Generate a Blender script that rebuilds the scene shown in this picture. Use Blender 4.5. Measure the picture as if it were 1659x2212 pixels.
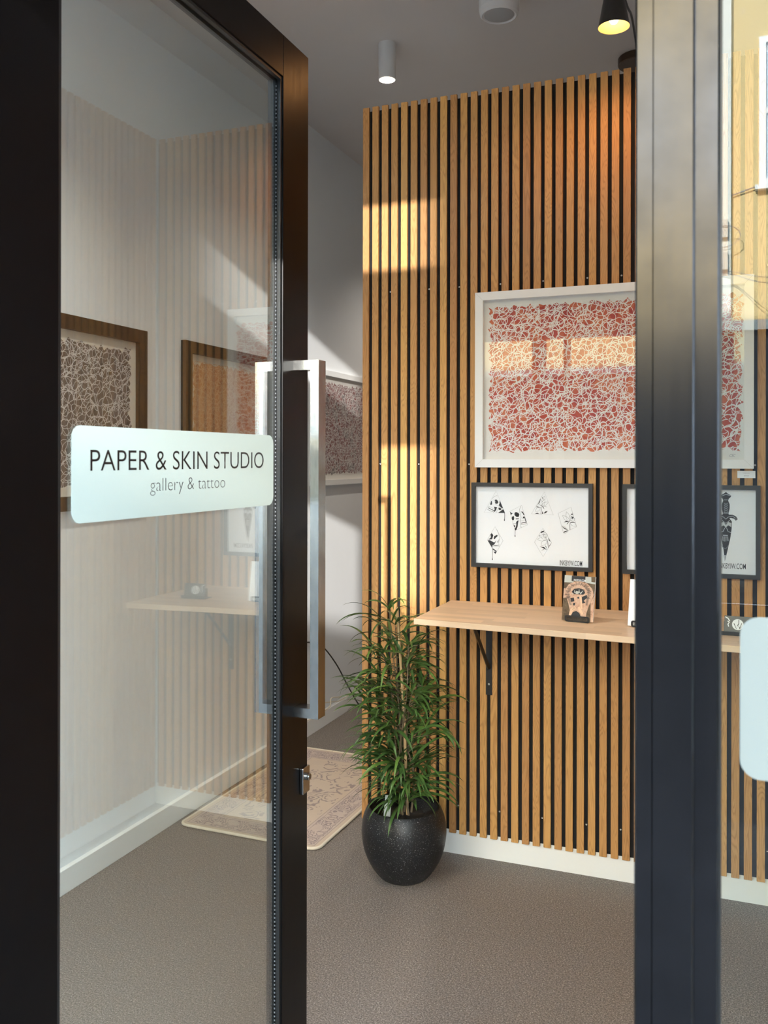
import bpy, bmesh, math, random
from mathutils import Vector, Matrix
from mathutils.geometry import tessellate_polygon

# ------------------------------------------------------------------ camera, world, sun, exposure
for o in list(bpy.data.objects):
    bpy.data.objects.remove(o, do_unlink=True)
SC = bpy.context.scene
COL = SC.collection
W, H, F, HOR = 1659.0, 2212.0, 1940.0, 992.0
YAW = math.atan(760.0 / F)
EYE = 1.5
cam = bpy.data.cameras.new('camera')
cam_o = bpy.data.objects.new('camera', cam)
COL.objects.link(cam_o)
cam_o.location = (0, 0, EYE)
cam_o.rotation_euler = (Matrix.Rotation(YAW, 3, 'Z') @ Matrix.Rotation(math.pi / 2, 3, 'X') @ Matrix.Rotation(math.radians(0.10), 3, 'Z')).to_euler()
cam.sensor_fit = 'AUTO'
cam.sensor_width = 36
cam.lens = F / H * 36
cam.shift_y = -(H / 2 - HOR) / H
cam.clip_start = 0.05
cam.clip_end = 200
cam.dof.use_dof = True
cam.dof.focus_distance = 2.9
cam.dof.aperture_fstop = 9.0
SC.camera = cam_o

world = bpy.data.worlds.new('world')
SC.world = world
world.use_nodes = True
bg = world.node_tree.nodes['Background']
bg.inputs[0].default_value = (0.66, 0.83, 1.0, 1)
bg.inputs[1].default_value = 2.3

def sun(name, d, strength, color, ang):
    l = bpy.data.lights.new(name, 'SUN')
    l.energy = strength
    l.color = color
    l.angle = math.radians(ang)
    o = bpy.data.objects.new(name, l)
    COL.objects.link(o)
    o.rotation_euler = Vector(d).to_track_quat('-Z', 'Y').to_euler()
    o.location = (0, -5, 12)
    return o
sun('high_sun', (0.25, -1, -0.6), 7.2, (1, 0.96, 0.9), 0.5)
sun('window_glint_sun', (-0.264, 1, -0.265), 1.75, (1, 0.96, 0.90), 0.7)  # second sun lamp, added to stand for sunlight glinting off windows opposite
SC.view_settings.view_transform = 'Standard'
SC.view_settings.look = 'None'
SC.view_settings.gamma = 1
SC.view_settings.use_curve_mapping = False
SC.view_settings.exposure = 2.2

random.seed(7)
PI = math.pi
def cdir(x):
    u = (x - W / 2) / F
    return (-math.sin(YAW) + u * math.cos(YAW), math.cos(YAW) + u * math.sin(YAW))
def onY(x, y, Y):
    """world X, Z of the point seen at pixel x, y on the wall plane at depth Y"""
    a, b = cdir(x)
    t = Y / b
    return a * t, EYE - (y - HOR) * t / F

# ------------------------------------------------------------------ materials
class NT:
    def __init__(s, name):
        s.m = bpy.data.materials.new(name)
        s.m.use_nodes = True
        s.t = s.m.node_tree
        s.p = s.t.nodes['Principled BSDF']
        s.out = s.t.nodes['Material Output']
    def n(s, typ, ins=None, **props):
        nd = s.t.nodes.new('ShaderNode' + typ)
        for k, v in props.items():
            setattr(nd, k, v)
        for k, v in (ins or {}).items():
            s.set(nd.inputs[k], v)
        return nd
    def set(s, sock, v):
        if isinstance(v, bpy.types.NodeSocket):
            s.t.links.new(v, sock)
        elif isinstance(v, bpy.types.Node):
            s.t.links.new(v.outputs[0], sock)
        else:
            if isinstance(v, (tuple, list)) and len(v) == 3 and sock.type == 'RGBA':
                v = tuple(v) + (1,)
            sock.default_value = v
    def math(s, op, a, b=None, c=None, clamp=False):
        nd = s.t.nodes.new('ShaderNodeMath')
        nd.operation = op
        nd.use_clamp = clamp
        s.set(nd.inputs[0], a)
        if b is not None: s.set(nd.inputs[1], b)
        if c is not None: s.set(nd.inputs[2], c)
        return nd.outputs[0]
    def mix(s, f, a, b, blend='MIX'):
        nd = s.t.nodes.new('ShaderNodeMix')
        nd.data_type = 'RGBA'
        nd.blend_type = blend
        s.set(nd.inputs[0], f); s.set(nd.inputs[6], a); s.set(nd.inputs[7], b)
        return nd.outputs[2]
    def ramp(s, f, stops, interp='LINEAR'):
        nd = s.t.nodes.new('ShaderNodeValToRGB')
        s.set(nd.inputs[0], f)
        cr = nd.color_ramp
        cr.interpolation = interp
        while len(cr.elements) < len(stops): cr.elements.new(0.5)
        for e, (p, c) in zip(cr.elements, stops):
            e.position = p
            e.color = tuple(c) + (1,) if len(c) == 3 else c
        return nd.outputs[0]
    def obj(s):
        return s.n('TexCoord').outputs['Object']
    def pos(s):
        return s.n('NewGeometry').outputs['Position']
    def mapping(s, v, scale=(1, 1, 1), loc=(0, 0, 0)):
        nd = s.n('Mapping', {'Vector': v, 'Scale': scale, 'Location': loc})
        return nd.outputs[0]
    def noise(s, v, scale, detail=3, rough=0.55, dist=0):
        nd = s.n('TexNoise', {'Vector': v, 'Scale': scale, 'Detail': detail, 'Roughness': rough, 'Distortion': dist})
        return nd.outputs[0]
    def sep(s, v):
        return s.n('SeparateXYZ', {0: v}).outputs
    def P(s, **kw):
        for k, v in kw.items():
            s.set(s.p.inputs[k.replace('_', ' ')], v)
    def bump(s, h, strength=0.3, dist=0.001):
        s.set(s.p.inputs['Normal'], s.n('Bump', {'Height': h, 'Strength': strength, 'Distance': dist}).outputs[0])

def simple(name, col, rough=0.5, metal=0.0, **kw):
    a = NT(name)
    a.P(Base_Color=col, Roughness=rough, Metallic=metal)
    a.P(**kw)
    return a.m

def m_paint(name, col, var=0.04, rough=0.7):
    a = NT(name)
    n = a.noise(a.pos(), 2.2, 4)
    c2 = tuple(max(0, c * (1 - 2 * var)) for c in col)
    a.P(Base_Color=a.mix(n, col, c2), Roughness=rough)
    a.bump(a.noise(a.pos(), 350, 2), 0.08, 0.0006)
    return a.m

def m_wood(name, base, dark, pitch=0.04, vert=True, var=0.16):
    a = NT(name)
    o = a.obj()
    x, y, z = a.sep(o)[:3]
    loc = a.n('ObjectInfo').outputs['Location']
    lx, ly, lz = a.sep(loc)[:3]
    idx = a.math('FLOOR', a.math('DIVIDE', x, pitch))
    seed = a.math('ADD', a.math('MULTIPLY', idx, 7.31), a.math('ADD', a.math('MULTIPLY', lx, 3.7), a.math('MULTIPLY', ly, 5.9)))
    wn = a.n('TexWhiteNoise', {'W': seed}, noise_dimensions='1D')
    v = a.n('CombineXYZ', {0: a.math('ADD', a.math('MULTIPLY', x, 9.0), seed), 1: a.math('MULTIPLY', y, 9.0), 2: a.math('MULTIPLY', z, 0.9)})
    big = a.noise(v, 2.3, 2, 0.5, 0.6)
    rings = a.math('SINE', a.math('MULTIPLY', big, 85.0))
    rings = a.math('POWER', a.math('ABSOLUTE', rings), 5.0)
    fine = a.noise(a.mapping(o, (700, 700, 16)), 1.0, 3, 0.6)
    f = a.math('ADD', a.math('MULTIPLY', rings, 0.5), a.math('MULTIPLY', fine, 0.5), clamp=True)
    c = a.mix(f, base, dark)
    hs = a.n('HueSaturation', {'Color': c, 'Hue': a.math('ADD', 0.494, a.math('MULTIPLY', wn.outputs[0], 0.012)),
                               'Saturation': 1.0, 'Value': a.math('ADD', 1 - var, a.math('MULTIPLY', wn.outputs[0], 2 * var))})
    a.P(Base_Color=hs.outputs[0], Roughness=a.math('ADD', 0.42, a.math('MULTIPLY', fine, 0.2)))
    a.bump(fine, 0.15, 0.0005)
    return a.m

def m_shelf():
    a = NT('maple_butcher_block')
    o = a.obj()
    x, y, z = a.sep(o)[:3]
    row = a.math('FLOOR', a.math('DIVIDE', y, 0.042))
    wr = a.n('TexWhiteNoise', {'W': row}, noise_dimensions='1D').outputs[0]
    seg = a.math('FLOOR', a.math('DIVIDE', a.math('ADD', x, a.math('MULTIPLY', wr, 3.0)), 0.33))
    s = a.math('ADD', a.math('MULTIPLY', row, 13.7), seg)
    wn = a.n('TexWhiteNoise', {'W': s}, noise_dimensions='1D').outputs[0]
    g = a.noise(a.n('CombineXYZ', {0: a.math('MULTIPLY', x, 3.0), 1: a.math('ADD', a.math('MULTIPLY', y, 60.0), a.math('MULTIPLY', s, 3.1)), 2: a.math('MULTIPLY', z, 60.0)}).outputs[0], 1.2, 4, 0.6)
    c = a.mix(g, (0.82, 0.61, 0.42), (0.64, 0.44, 0.28))
    hs = a.n('HueSaturation', {'Color': c, 'Value': a.math('ADD', 0.88, a.math('MULTIPLY', wn, 0.24))})
    a.P(Base_Color=hs.outputs[0], Roughness=0.42)
    return a.m

def m_glass(name, tint, boost, rough=0.0):
    a = NT(name)
    g = a.n('NewGeometry')
    dot = a.n('VectorMath', {0: g.outputs['Normal'], 1: g.outputs['Incoming']}, operation='DOT_PRODUCT').outputs['Value']
    c = a.math('ABSOLUTE', dot)
    k = a.math('POWER', a.math('SUBTRACT', 1.0, c), 5.0)
    f = a.math('MULTIPLY', a.math('ADD', 0.04, a.math('MULTIPLY', k, 0.96)), boost, clamp=True)
    tr = a.n('BsdfTransparent', {'Color': tint})
    gl = a.n('BsdfGlossy', {'Color': (1, 1, 1), 'Roughness': rough})
    mx = a.n('MixShader', {0: f, 1: tr.outputs[0], 2: gl.outputs[0]})
    a.t.links.new(mx.outputs[0], a.out.inputs[0])
    return a.m

def m_film(name, col, alpha=0.93):
    a = NT(name)
    d = a.n('BsdfDiffuse', {'Color': col})
    t = a.n('BsdfTranslucent', {'Color': col})
    m1 = a.n('MixShader', {0: 0.45, 1: d.outputs[0], 2: t.outputs[0]})
    tr = a.n('BsdfTransparent', {'Color': (1, 1, 1)})
    m2 = a.n('MixShader', {0: alpha, 1: tr.outputs[0], 2: m1.outputs[0]})
    a.t.links.new(m2.outputs[0], a.out.inputs[0])
    return a.m

def m_floor():
    a = NT('speckled_safety_vinyl')
    p = a.pos()
    n1 = a.noise(p, 220, 3, 0.7)
    n2 = a.noise(p, 1.6, 4)
    base = a.ramp(n1, [(0.36, (0.055, 0.043, 0.036)), (0.52, (0.19, 0.158, 0.138)), (0.66, (0.40, 0.35, 0.31))])
    base = a.mix(a.math('MULTIPLY', n2, 0.30), base, (0.16, 0.135, 0.12))
    v = a.n('TexVoronoi', {'Vector': p, 'Scale': 135.0})
    spk = a.math('LESS_THAN', v.outputs['Distance'], 0.16)
    wn = a.n('TexWhiteNoise', {'Vector': v.outputs['Position']}, noise_dimensions='3D').outputs[0]
    spk = a.math('MULTIPLY', spk, a.math('GREATER_THAN', wn, 0.72))
    col = a.mix(spk, base, (0.50, 0.47, 0.42))
    v2 = a.n('TexVoronoi', {'Vector': p, 'Scale': 190.0})
    dk = a.math('LESS_THAN', v2.outputs['Distance'], 0.22)
    wn2 = a.n('TexWhiteNoise', {'Vector': v2.outputs['Position']}, noise_dimensions='3D').outputs[0]
    dk = a.math('MULTIPLY', dk, a.math('GREATER_THAN', wn2, 0.6))
    col = a.mix(a.math('MULTIPLY', dk, 0.7), col, (0.035, 0.028, 0.025))
    a.P(Base_Color=col, Roughness=0.5)
    a.bump(n1, 0.06, 0.0006)
    return a.m

def m_rug(w, h):
    a = NT('faded_woven_rug')
    o = a.obj()
    x, y, z = a.sep(o)[:3]
    dx = a.math('MINIMUM', x, a.math('SUBTRACT', w, x))
    dy = a.math('MINIMUM', y, a.math('SUBTRACT', h, y))
    d = a.math('MINIMUM', dx, dy)
    def band(lo, hi):
        return a.math('MULTIPLY', a.math('GREATER_THAN', d, lo), a.math('LESS_THAN', d, hi))
    wob = a.noise(o, 14, 3)
    field = a.mix(wob, (0.60, 0.47, 0.36), (0.50, 0.40, 0.32))
    border = a.mix(wob, (0.46, 0.36, 0.33), (0.56, 0.45, 0.38))
    col = a.mix(band(0.022, 0.125), field, border)
    def motif(scale, lo, hi, vec=None):
        v = a.n('TexVoronoi', {'Vector': a.n('VectorMath', {0: o, 1: a.n('VectorMath', {0: a.n('TexNoise', {'Vector': o, 'Scale': 22.0, 'Detail': 2.0}).outputs['Color'], 1: (0.045, 0.045, 0.0)}, operation='MULTIPLY').outputs[0]}, operation='ADD').outputs[0], 'Scale': scale})
        dd = v.outputs['Distance']
        r = a.math('ABSOLUTE', a.math('SINE', a.math('MULTIPLY', dd, 16.0)))
        return a.math('MULTIPLY', a.math('GREATER_THAN', r, lo), hi)
    worn = a.math('GREATER_THAN', a.noise(o, 9, 4, 0.6), 0.50)
    m1 = a.math('MULTIPLY', motif(11.0, 0.86, 0.75), worn)
    worn2 = a.math('GREATER_THAN', a.noise(a.mapping(o, (1, 1, 1), (3, 5, 0)), 16, 4, 0.6), 0.44)
    m2 = a.math('MULTIPLY', motif(26.0, 0.78, 0.8), worn2)
    inb = band(0.03, 0.118)
    m = a.math('ADD', a.math('MULTIPLY', m2, inb), a.math('MULTIPLY', m1, a.math('GREATER_THAN', d, 0.14)), clamp=True)
    col = a.mix(m, col, (0.17, 0.125, 0.15))
    lines = a.math('ADD', a.math('ADD', band(0.022, 0.026), band(0.036, 0.039)), a.math('ADD', band(0.112, 0.115), band(0.126, 0.130)), clamp=True)
    col = a.mix(a.math('MULTIPLY', lines, 0.75), col, (0.26, 0.20, 0.20))
    fade = a.noise(o, 90, 3, 0.7)
    col = a.mix(a.math('MULTIPLY', fade, 0.35), col, (0.58, 0.47, 0.38))
    a.P(Base_Color=col, Roughness=0.95)
    a.bump(a.noise(o, 500, 2), 0.5, 0.0015)
    return a.m

def m_pot():
    a = NT('speckled_black_pot')
    o = a.obj()
    n = a.noise(o, 260, 2, 0.8)
    s = a.math('GREATER_THAN', n, 0.66)
    n2 = a.noise(a.mapping(o, (1, 1, 1), (4, 4, 4)), 500, 2, 0.8)
    s2 = a.math('GREATER_THAN', n2, 0.71)
    s = a.math('MAXIMUM', s, s2)
    a.P(Base_Color=a.mix(s, (0.008, 0.008, 0.009), (0.26, 0.26, 0.27)), Roughness=0.42)
    a.p.inputs['Specular IOR Level'].default_value = 0.3
    a.bump(a.noise(o, 120, 3), 0.12, 0.001)
    return a.m

def m_leaf():
    a = NT('ficus_leaf')
    n = a.noise(a.obj(), 14, 2)
    at = a.n('Attribute', attribute_name='tone').outputs['Fac']
    c = a.mix(at, (0.022, 0.060, 0.018), (0.12, 0.22, 0.04))
    c = a.mix(a.math('MULTIPLY', n, 0.35), c, (0.04, 0.09, 0.03))
    a.P(Base_Color=c, Roughness=0.36)
    a.p.inputs['Specular IOR Level'].default_value = 0.45
    return a.m

def m_metal_dark(name, col, rough, metal, wear=0.0):
    a = NT(name)
    o = a.pos()
    br = a.noise(a.mapping(o, (90, 90, 3)), 1.0, 3)
    sm = a.noise(o, 22, 5, 0.65)
    c = a.mix(sm, col, tuple(x * 0.55 for x in col))
    a.p.inputs['Specular IOR Level'].default_value = 0.16
    a.P(Base_Color=c, Metallic=metal, Roughness=a.math('ADD', rough, a.math('MULTIPLY', a.math('ADD', br, sm), 0.06 + wear)))
    return a.m

def m_steel():
    a = NT('brushed_stainless_steel')
    o = a.pos()
    sm = a.noise(o, 45, 5, 0.7)
    sc = a.noise(a.mapping(o, (60, 60, 9)), 3.0, 4, 0.7)
    a.P(Base_Color=a.mix(sc, (0.50, 0.49, 0.47), (0.26, 0.26, 0.26)), Metallic=1.0, Roughness=a.math('ADD', 0.10, a.math('MULTIPLY', sm, 0.24)))
    a.bump(sm, 0.10, 0.0006)
    return a.m

def m_art(name, c1, c2, c3, scale=6.0):
    a = NT(name)
    o = a.obj()
    n = a.noise(o, scale, 3, 0.6)
    v = a.n('TexVoronoi', {'Vector': o, 'Scale': scale * 7})
    vn = a.n('TexWhiteNoise', {'Vector': v.outputs['Position']}, noise_dimensions='3D').outputs[0]
    f = a.math('ADD', a.math('MULTIPLY', n, 0.9), a.math('MULTIPLY', vn, 0.25), clamp=True)
    col = a.ramp(f, [(0.30, c1), (0.52, c2), (0.75, c3)])
    st = a.noise(a.mapping(o, (120, 1, 10)), 1.0, 3)
    col = a.mix(a.math('MULTIPLY', st, 0.25), col, c1)
    a.P(Base_Color=col, Roughness=0.75)
    return a.m

def m_emit(name, col, s):
    a = NT(name)
    e = a.n('Emission', {'Color': col, 'Strength': s})
    a.t.links.new(e.outputs[0], a.out.inputs[0])
    return a.m

def m_plaster(name, c1, c2):
    a = NT(name)
    p = a.pos()
    n = a.noise(p, 1.1, 5, 0.6)
    st = a.noise(a.mapping(p, (3, 3, 0.25)), 1.3, 4)
    c = a.mix(a.math('MULTIPLY', a.math('ADD', n, st), 0.5), c1, c2)
    ns = a.noise(p, 6.0, 4)
    c = a.mix(a.math('MULTIPLY', a.math('GREATER_THAN', ns, 0.66), 0.25), c, (0.55, 0.55, 0.5))
    a.P(Base_Color=c, Roughness=0.9)
    return a.m

M = {}
M['wall'] = m_paint('white_wall_paint', (0.79, 0.815, 0.84))
M['ceiling'] = m_paint('grey_ceiling_paint', (0.68, 0.645, 0.63))
M['trimwhite'] = m_paint('white_gloss_trim', (0.84, 0.84, 0.83), 0.02, 0.35)
M['floor'] = m_floor()
M['slat'] = m_wood('oak_slat', (0.64, 0.340, 0.116), (0.37, 0.175, 0.05))
M['felt'] = simple('black_felt', (0.010, 0.010, 0.011), 0.95)
M['shelf'] = m_shelf()
M['blackmetal'] = simple('black_powder_coat', (0.012, 0.012, 0.013), 0.35)
M['doorframe'] = m_metal_dark('dark_bronze_aluminium', (0.006, 0.0055, 0.006), 0.24, 0.3)
M['post'] = m_metal_dark('weathered_dark_aluminium', (0.066, 0.066, 0.072), 0.09, 0.97, 0.04)
M['gasket'] = simple('black_rubber_gasket', (0.012, 0.013, 0.014), 0.4)
M['steel'] = m_steel()
M['spacer'] = simple('aluminium_spacer', (0.5, 0.5, 0.48), 0.35, 1.0)
M['glassdoor'] = m_glass('door_glass', (0.95, 0.98, 0.965), 2.8)
M['glasswin'] = m_glass('window_glass', (0.92, 0.96, 0.95), 1.05)
M['glassart'] = m_glass('picture_glass', (1.0, 1.0, 1.0), 0.5)
M['filmwin'] = m_film('frosted_window_film', (0.36, 0.395, 0.38))
M['film'] = m_film('frosted_film', (0.72, 0.775, 0.73))
M['ink'] = simple('black_vinyl_lettering', (0.012, 0.010, 0.010), 0.4)
M['inkgrey'] = simple('charcoal_vinyl_lettering', (0.05, 0.045, 0.045), 0.5)
M['print'] = simple('black_print', (0.025, 0.027, 0.032), 0.7)
M['printgrey'] = simple('grey_print', (0.22, 0.23, 0.25), 0.7)
M['printlight'] = simple('light_grey_print', (0.55, 0.57, 0.6), 0.7)
M['paper'] = simple('white_paper', (0.90, 0.92, 0.95), 0.8)
M['cream'] = simple('cream_paper', (0.74, 0.69, 0.60), 0.85)
M['offwhite'] = simple('offwhite_paper', (0.80, 0.78, 0.73), 0.85)
M['frameblack'] = simple('black_frame', (0.022, 0.022, 0.024), 0.42)
M['framebrown'] = simple('dark_brown_frame', (0.012, 0.010, 0.009), 0.45)
M['framewhite'] = simple('white_frame', (0.80, 0.81, 0.81), 0.4)
M['artred'] = m_art('red_ink_wash', (0.36, 0.045, 0.055), (0.50, 0.075, 0.04), (0.66, 0.20, 0.085))
M['artdark'] = m_art('charcoal_ink_wash', (0.045, 0.035, 0.035), (0.09, 0.075, 0.075), (0.16, 0.14, 0.14))
M['artorange'] = m_art('orange_ink_wash', (0.42, 0.15, 0.06), (0.60, 0.27, 0.12), (0.66, 0.36, 0.2))
M['artmaroon'] = m_art('maroon_ink_wash', (0.10, 0.015, 0.015), (0.26, 0.045, 0.04), (0.12, 0.10, 0.10))
M['linewhite'] = simple('white_line_paint', (0.85, 0.82, 0.78), 0.7)
M['linegrey'] = simple('pale_grey_line_paint', (0.74, 0.71, 0.69), 0.7)
M['lineorange'] = simple('pale_orange_line_paint', (0.70, 0.45, 0.28), 0.7)
M['pot'] = m_pot()
M['leaf'] = m_leaf()
M['soil'] = m_paint('dark_potting_soil', (0.03, 0.022, 0.016), 0.2, 0.95)
M['stem'] = m_paint('brown_plant_stem', (0.16, 0.12, 0.07), 0.15, 0.8)
M['stake'] = m_paint('bamboo_stake', (0.50, 0.33, 0.16), 0.12, 0.6)
M['tag'] = simple('white_plastic_tag', (0.6, 0.64, 0.62), 0.4)
M['rugedge'] = m_paint('cream_rug_binding', (0.72, 0.63, 0.50), 0.05, 0.9)
M['whiteplastic'] = simple('white_plastic', (0.74, 0.73, 0.72), 0.38)
M['greymesh'] = simple('grey_grille', (0.42, 0.42, 0.42), 0.7)
M['bulb'] = m_emit('warm_bulb', (1.0, 0.62, 0.22), 3.2)
M['downbulb'] = m_emit('warm_downlight', (1.0, 0.83, 0.58), 5.0)
M['shadein'] = simple('cream_lamp_inside', (0.85, 0.72, 0.45), 0.45)
M['brass'] = simple('dark_bronze_rose', (0.09, 0.06, 0.04), 0.3, 0.8)
M['cableblack'] = simple('black_cable', (0.012, 0.012, 0.012), 0.5)
M['cablecream'] = simple('cream_cable', (0.66, 0.58, 0.45), 0.5)
M['yellow'] = m_plaster('yellow_render', (0.72, 0.54, 0.24), (0.64, 0.50, 0.27))
M['palestone'] = m_plaster('pale_render', (0.80, 0.78, 0.70), (0.70, 0.70, 0.64))
M['greystone'] = m_plaster('grey_render', (0.10, 0.10, 0.11), (0.07, 0.07, 0.08))
M['asphalt'] = m_plaster('asphalt', (0.030, 0.032, 0.040), (0.022, 0.024, 0.03))
M['pavement'] = m_plaster('pavement', (0.060, 0.062, 0.072), (0.045, 0.047, 0.055))
M['darkglass'] = simple('dark_window_pane', (0.05, 0.07, 0.09), 0.05)
M['blind'] = simple('pale_blue_curtain', (0.55, 0.66, 0.75), 0.8)
M['skin'] = m_art('card_skin', (0.34, 0.17, 0.11), (0.62, 0.38, 0.26), (0.70, 0.48, 0.35), 30)
M['cardbrown'] = m_art('card_background', (0.05, 0.035, 0.022), (0.12, 0.08, 0.045), (0.18, 0.13, 0.08), 25)
M['cardgrey'] = simple('card_pale_grey', (0.50, 0.51, 0.47), 0.6)

# ------------------------------------------------------------------ geometry helpers
def tag(o, label=None, cat=None, group=None, kind=None):
    if label: o['label'] = label
    if cat: o['category'] = cat
    if group: o['group'] = group
    if kind: o['kind'] = kind
    return o

def box(bm, x0, x1, y0, y1, z0, z1, mi=0):
    vs = [bm.verts.new(p) for p in ((x0, y0, z0), (x1, y0, z0), (x1, y1, z0), (x0, y1, z0), (x0, y0, z1), (x1, y0, z1), (x1, y1, z1), (x0, y1, z1))]
    for f in ((0, 3, 2, 1), (4, 5, 6, 7), (0, 1, 5, 4), (1, 2, 6, 5), (2, 3, 7, 6), (3, 0, 4, 7)):
        fc = bm.faces.new([vs[i] for i in f]); fc.material_index = mi
    return vs

def obj(name, bm, mat, parent=None, loc=(0, 0, 0), rot=(0, 0, 0), smooth=False, bevel=0.0, seg=2):
    if bevel:
        bmesh.ops.bevel(bm, geom=list(bm.edges), offset=bevel, segments=seg, affect='EDGES', profile=0.5)
    me = bpy.data.meshes.new(name)
    bm.to_mesh(me); bm.free()
    for m in (mat if isinstance(mat, (list, tuple)) else [mat]):
        me.materials.append(m)
    if smooth:
        for p in me.polygons: p.use_smooth = True
    o = bpy.data.objects.new(name, me)
    COL.objects.link(o)
    o.location = loc; o.rotation_euler = rot
    if parent: o.parent = parent
    return o

def bxo(name, x0, x1, y0, y1, z0, z1, mat, parent=None, bevel=0.0, **kw):
    bm = bmesh.new(); box(bm, x0, x1, y0, y1, z0, z1)
    return obj(name, bm, mat, parent, bevel=bevel, **kw)

def empty(name, loc=(0, 0, 0), rot=(0, 0, 0)):
    o = bpy.data.objects.new(name, None)
    COL.objects.link(o)
    o.location = loc; o.rotation_euler = rot
    o.empty_display_size = 0.1
    return o

def struct(name, x0, x1, y0, y1, z0, z1, mat, label, cat, bevel=0.0):
    return tag(bxo(name, x0, x1, y0, y1, z0, z1, mat, bevel=bevel), label, cat, kind='structure')

def lathe(bm, prof, n=48, c=(0, 0, 0), mi=0):
    rings = []
    for r, z in prof:
        if r < 1e-6:
            rings.append([bm.verts.new((c[0], c[1], c[2] + z))])
        else:
            rings.append([bm.verts.new((c[0] + r * math.cos(2 * PI * i / n), c[1] + r * math.sin(2 * PI * i / n), c[2] + z)) for i in range(n)])
    for a, b in zip(rings, rings[1:]):
        for i in range(n):
            j = (i + 1) % n
            if len(a) == 1 and len(b) == 1: continue
            if len(a) == 1: f = bm.faces.new((a[0], b[j], b[i]))
            elif len(b) == 1: f = bm.faces.new((a[i], a[j], b[0]))
            else: f = bm.faces.new((a[i], a[j], b[j], b[i]))
            f.material_index = mi
    bmesh.ops.recalc_face_normals(bm, faces=bm.faces)

def tube(bm, pts, r, n=8, caps=True):
    pts = [Vector(p) for p in pts]
    rs = r if isinstance(r, (list, tuple)) else [r] * len(pts)
    rings = []
    up = Vector((0, 0, 1))
    for i, p in enumerate(pts):
        d = (pts[min(i + 1, len(pts) - 1)] - pts[max(i - 1, 0)]).normalized()
        a = d.cross(up)
        if a.length < 1e-3: a = d.cross(Vector((1, 0, 0)))
        a.normalize(); b = d.cross(a)
        rings.append([bm.verts.new(p + rs[i] * (math.cos(2 * PI * k / n) * a + math.sin(2 * PI * k / n) * b)) for k in range(n)])
    for A, B in zip(rings, rings[1:]):
        for i in range(n):
            bm.faces.new((A[i], A[(i + 1) % n], B[(i + 1) % n], B[i]))
    if caps:
        bm.faces.new(rings[0][::-1]); bm.faces.new(rings[-1])
    bmesh.ops.recalc_face_normals(bm, faces=bm.faces)

def spline(pts, n=8):
    pts = [Vector(p) for p in pts]
    out = []
    for i in range(len(pts) - 1):
        p0 = pts[max(i - 1, 0)]; p1 = pts[i]; p2 = pts[i + 1]; p3 = pts[min(i + 2, len(pts) - 1)]
        for k in range(n):
            t = k / n
            out.append(0.5 * ((2 * p1) + (p2 - p0) * t + (2 * p0 - 5 * p1 + 4 * p2 - p3) * t * t + (3 * p1 - p0 - 3 * p2 + p3) * t ** 3))
    out.append(pts[-1])
    return out

# flat drawing helpers: local x right, z up, drawn facing -y at local depth y
def rib(bm, pts, w, y, mi=0, close=False):
    n = len(pts)
    L, R = [], []
    for i, (px, pz) in enumerate(pts):
        if close: a = pts[(i - 1) % n]; b = pts[(i + 1) % n]
        else: a = pts[max(i - 1, 0)]; b = pts[min(i + 1, n - 1)]
        dx, dz = b[0] - a[0], b[1] - a[1]
        l = math.hypot(dx, dz) or 1
        nx, nz = -dz / l * w / 2, dx / l * w / 2
        L.append(bm.verts.new((px + nx, y, pz + nz))); R.append(bm.verts.new((px - nx, y, pz - nz)))
    for i in range(n if close else n - 1):
        j = (i + 1) % n
        try:
            f = bm.faces.new((L[i], R[i], R[j], L[j])); f.material_index = mi
        except ValueError: pass

def poly(bm, pts, y, mi=0):
    tris = tessellate_polygon([[Vector((p[0], p[1], 0)) for p in pts]])
    vs = [bm.verts.new((p[0], y, p[1])) for p in pts]
    for t in tris:
        try:
            f = bm.faces.new([vs[i] for i in t]); f.material_index = mi
            f.normal_update()
            if f.normal.y > 0: f.normal_flip()
        except ValueError: pass

def rrect(x0, x1, z0, z1, r, n=8):
    pts = []
    for cx, cz, a0 in ((x1 - r, z1 - r, 0), (x0 + r, z1 - r, 90), (x0 + r, z0 + r, 180), (x1 - r, z0 + r, 270)):
        for i in range(n + 1):
            a = math.radians(a0 + 90 * i / n)
            pts.append((cx + r * math.cos(a), cz + r * math.sin(a)))
    return pts

def slab(bm, pts, y0, y1, mi=0):
    """extruded closed outline in x,z between depths y0 (front) and y1"""
    tris = tessellate_polygon([[Vector((p[0], p[1], 0)) for p in pts]])
    A = [bm.verts.new((p[0], y0, p[1])) for p in pts]
    B = [bm.verts.new((p[0], y1, p[1])) for p in pts]
    for t in tris:
        bm.faces.new([A[i] for i in t]).material_index = mi
        bm.faces.new([B[i] for i in reversed(t)]).material_index = mi
    n = len(pts)
    for i in range(n):
        j = (i + 1) % n
        bm.faces.new((A[i], B[i], B[j], A[j])).material_index = mi
    bmesh.ops.recalc_face_normals(bm, faces=bm.faces)

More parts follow.
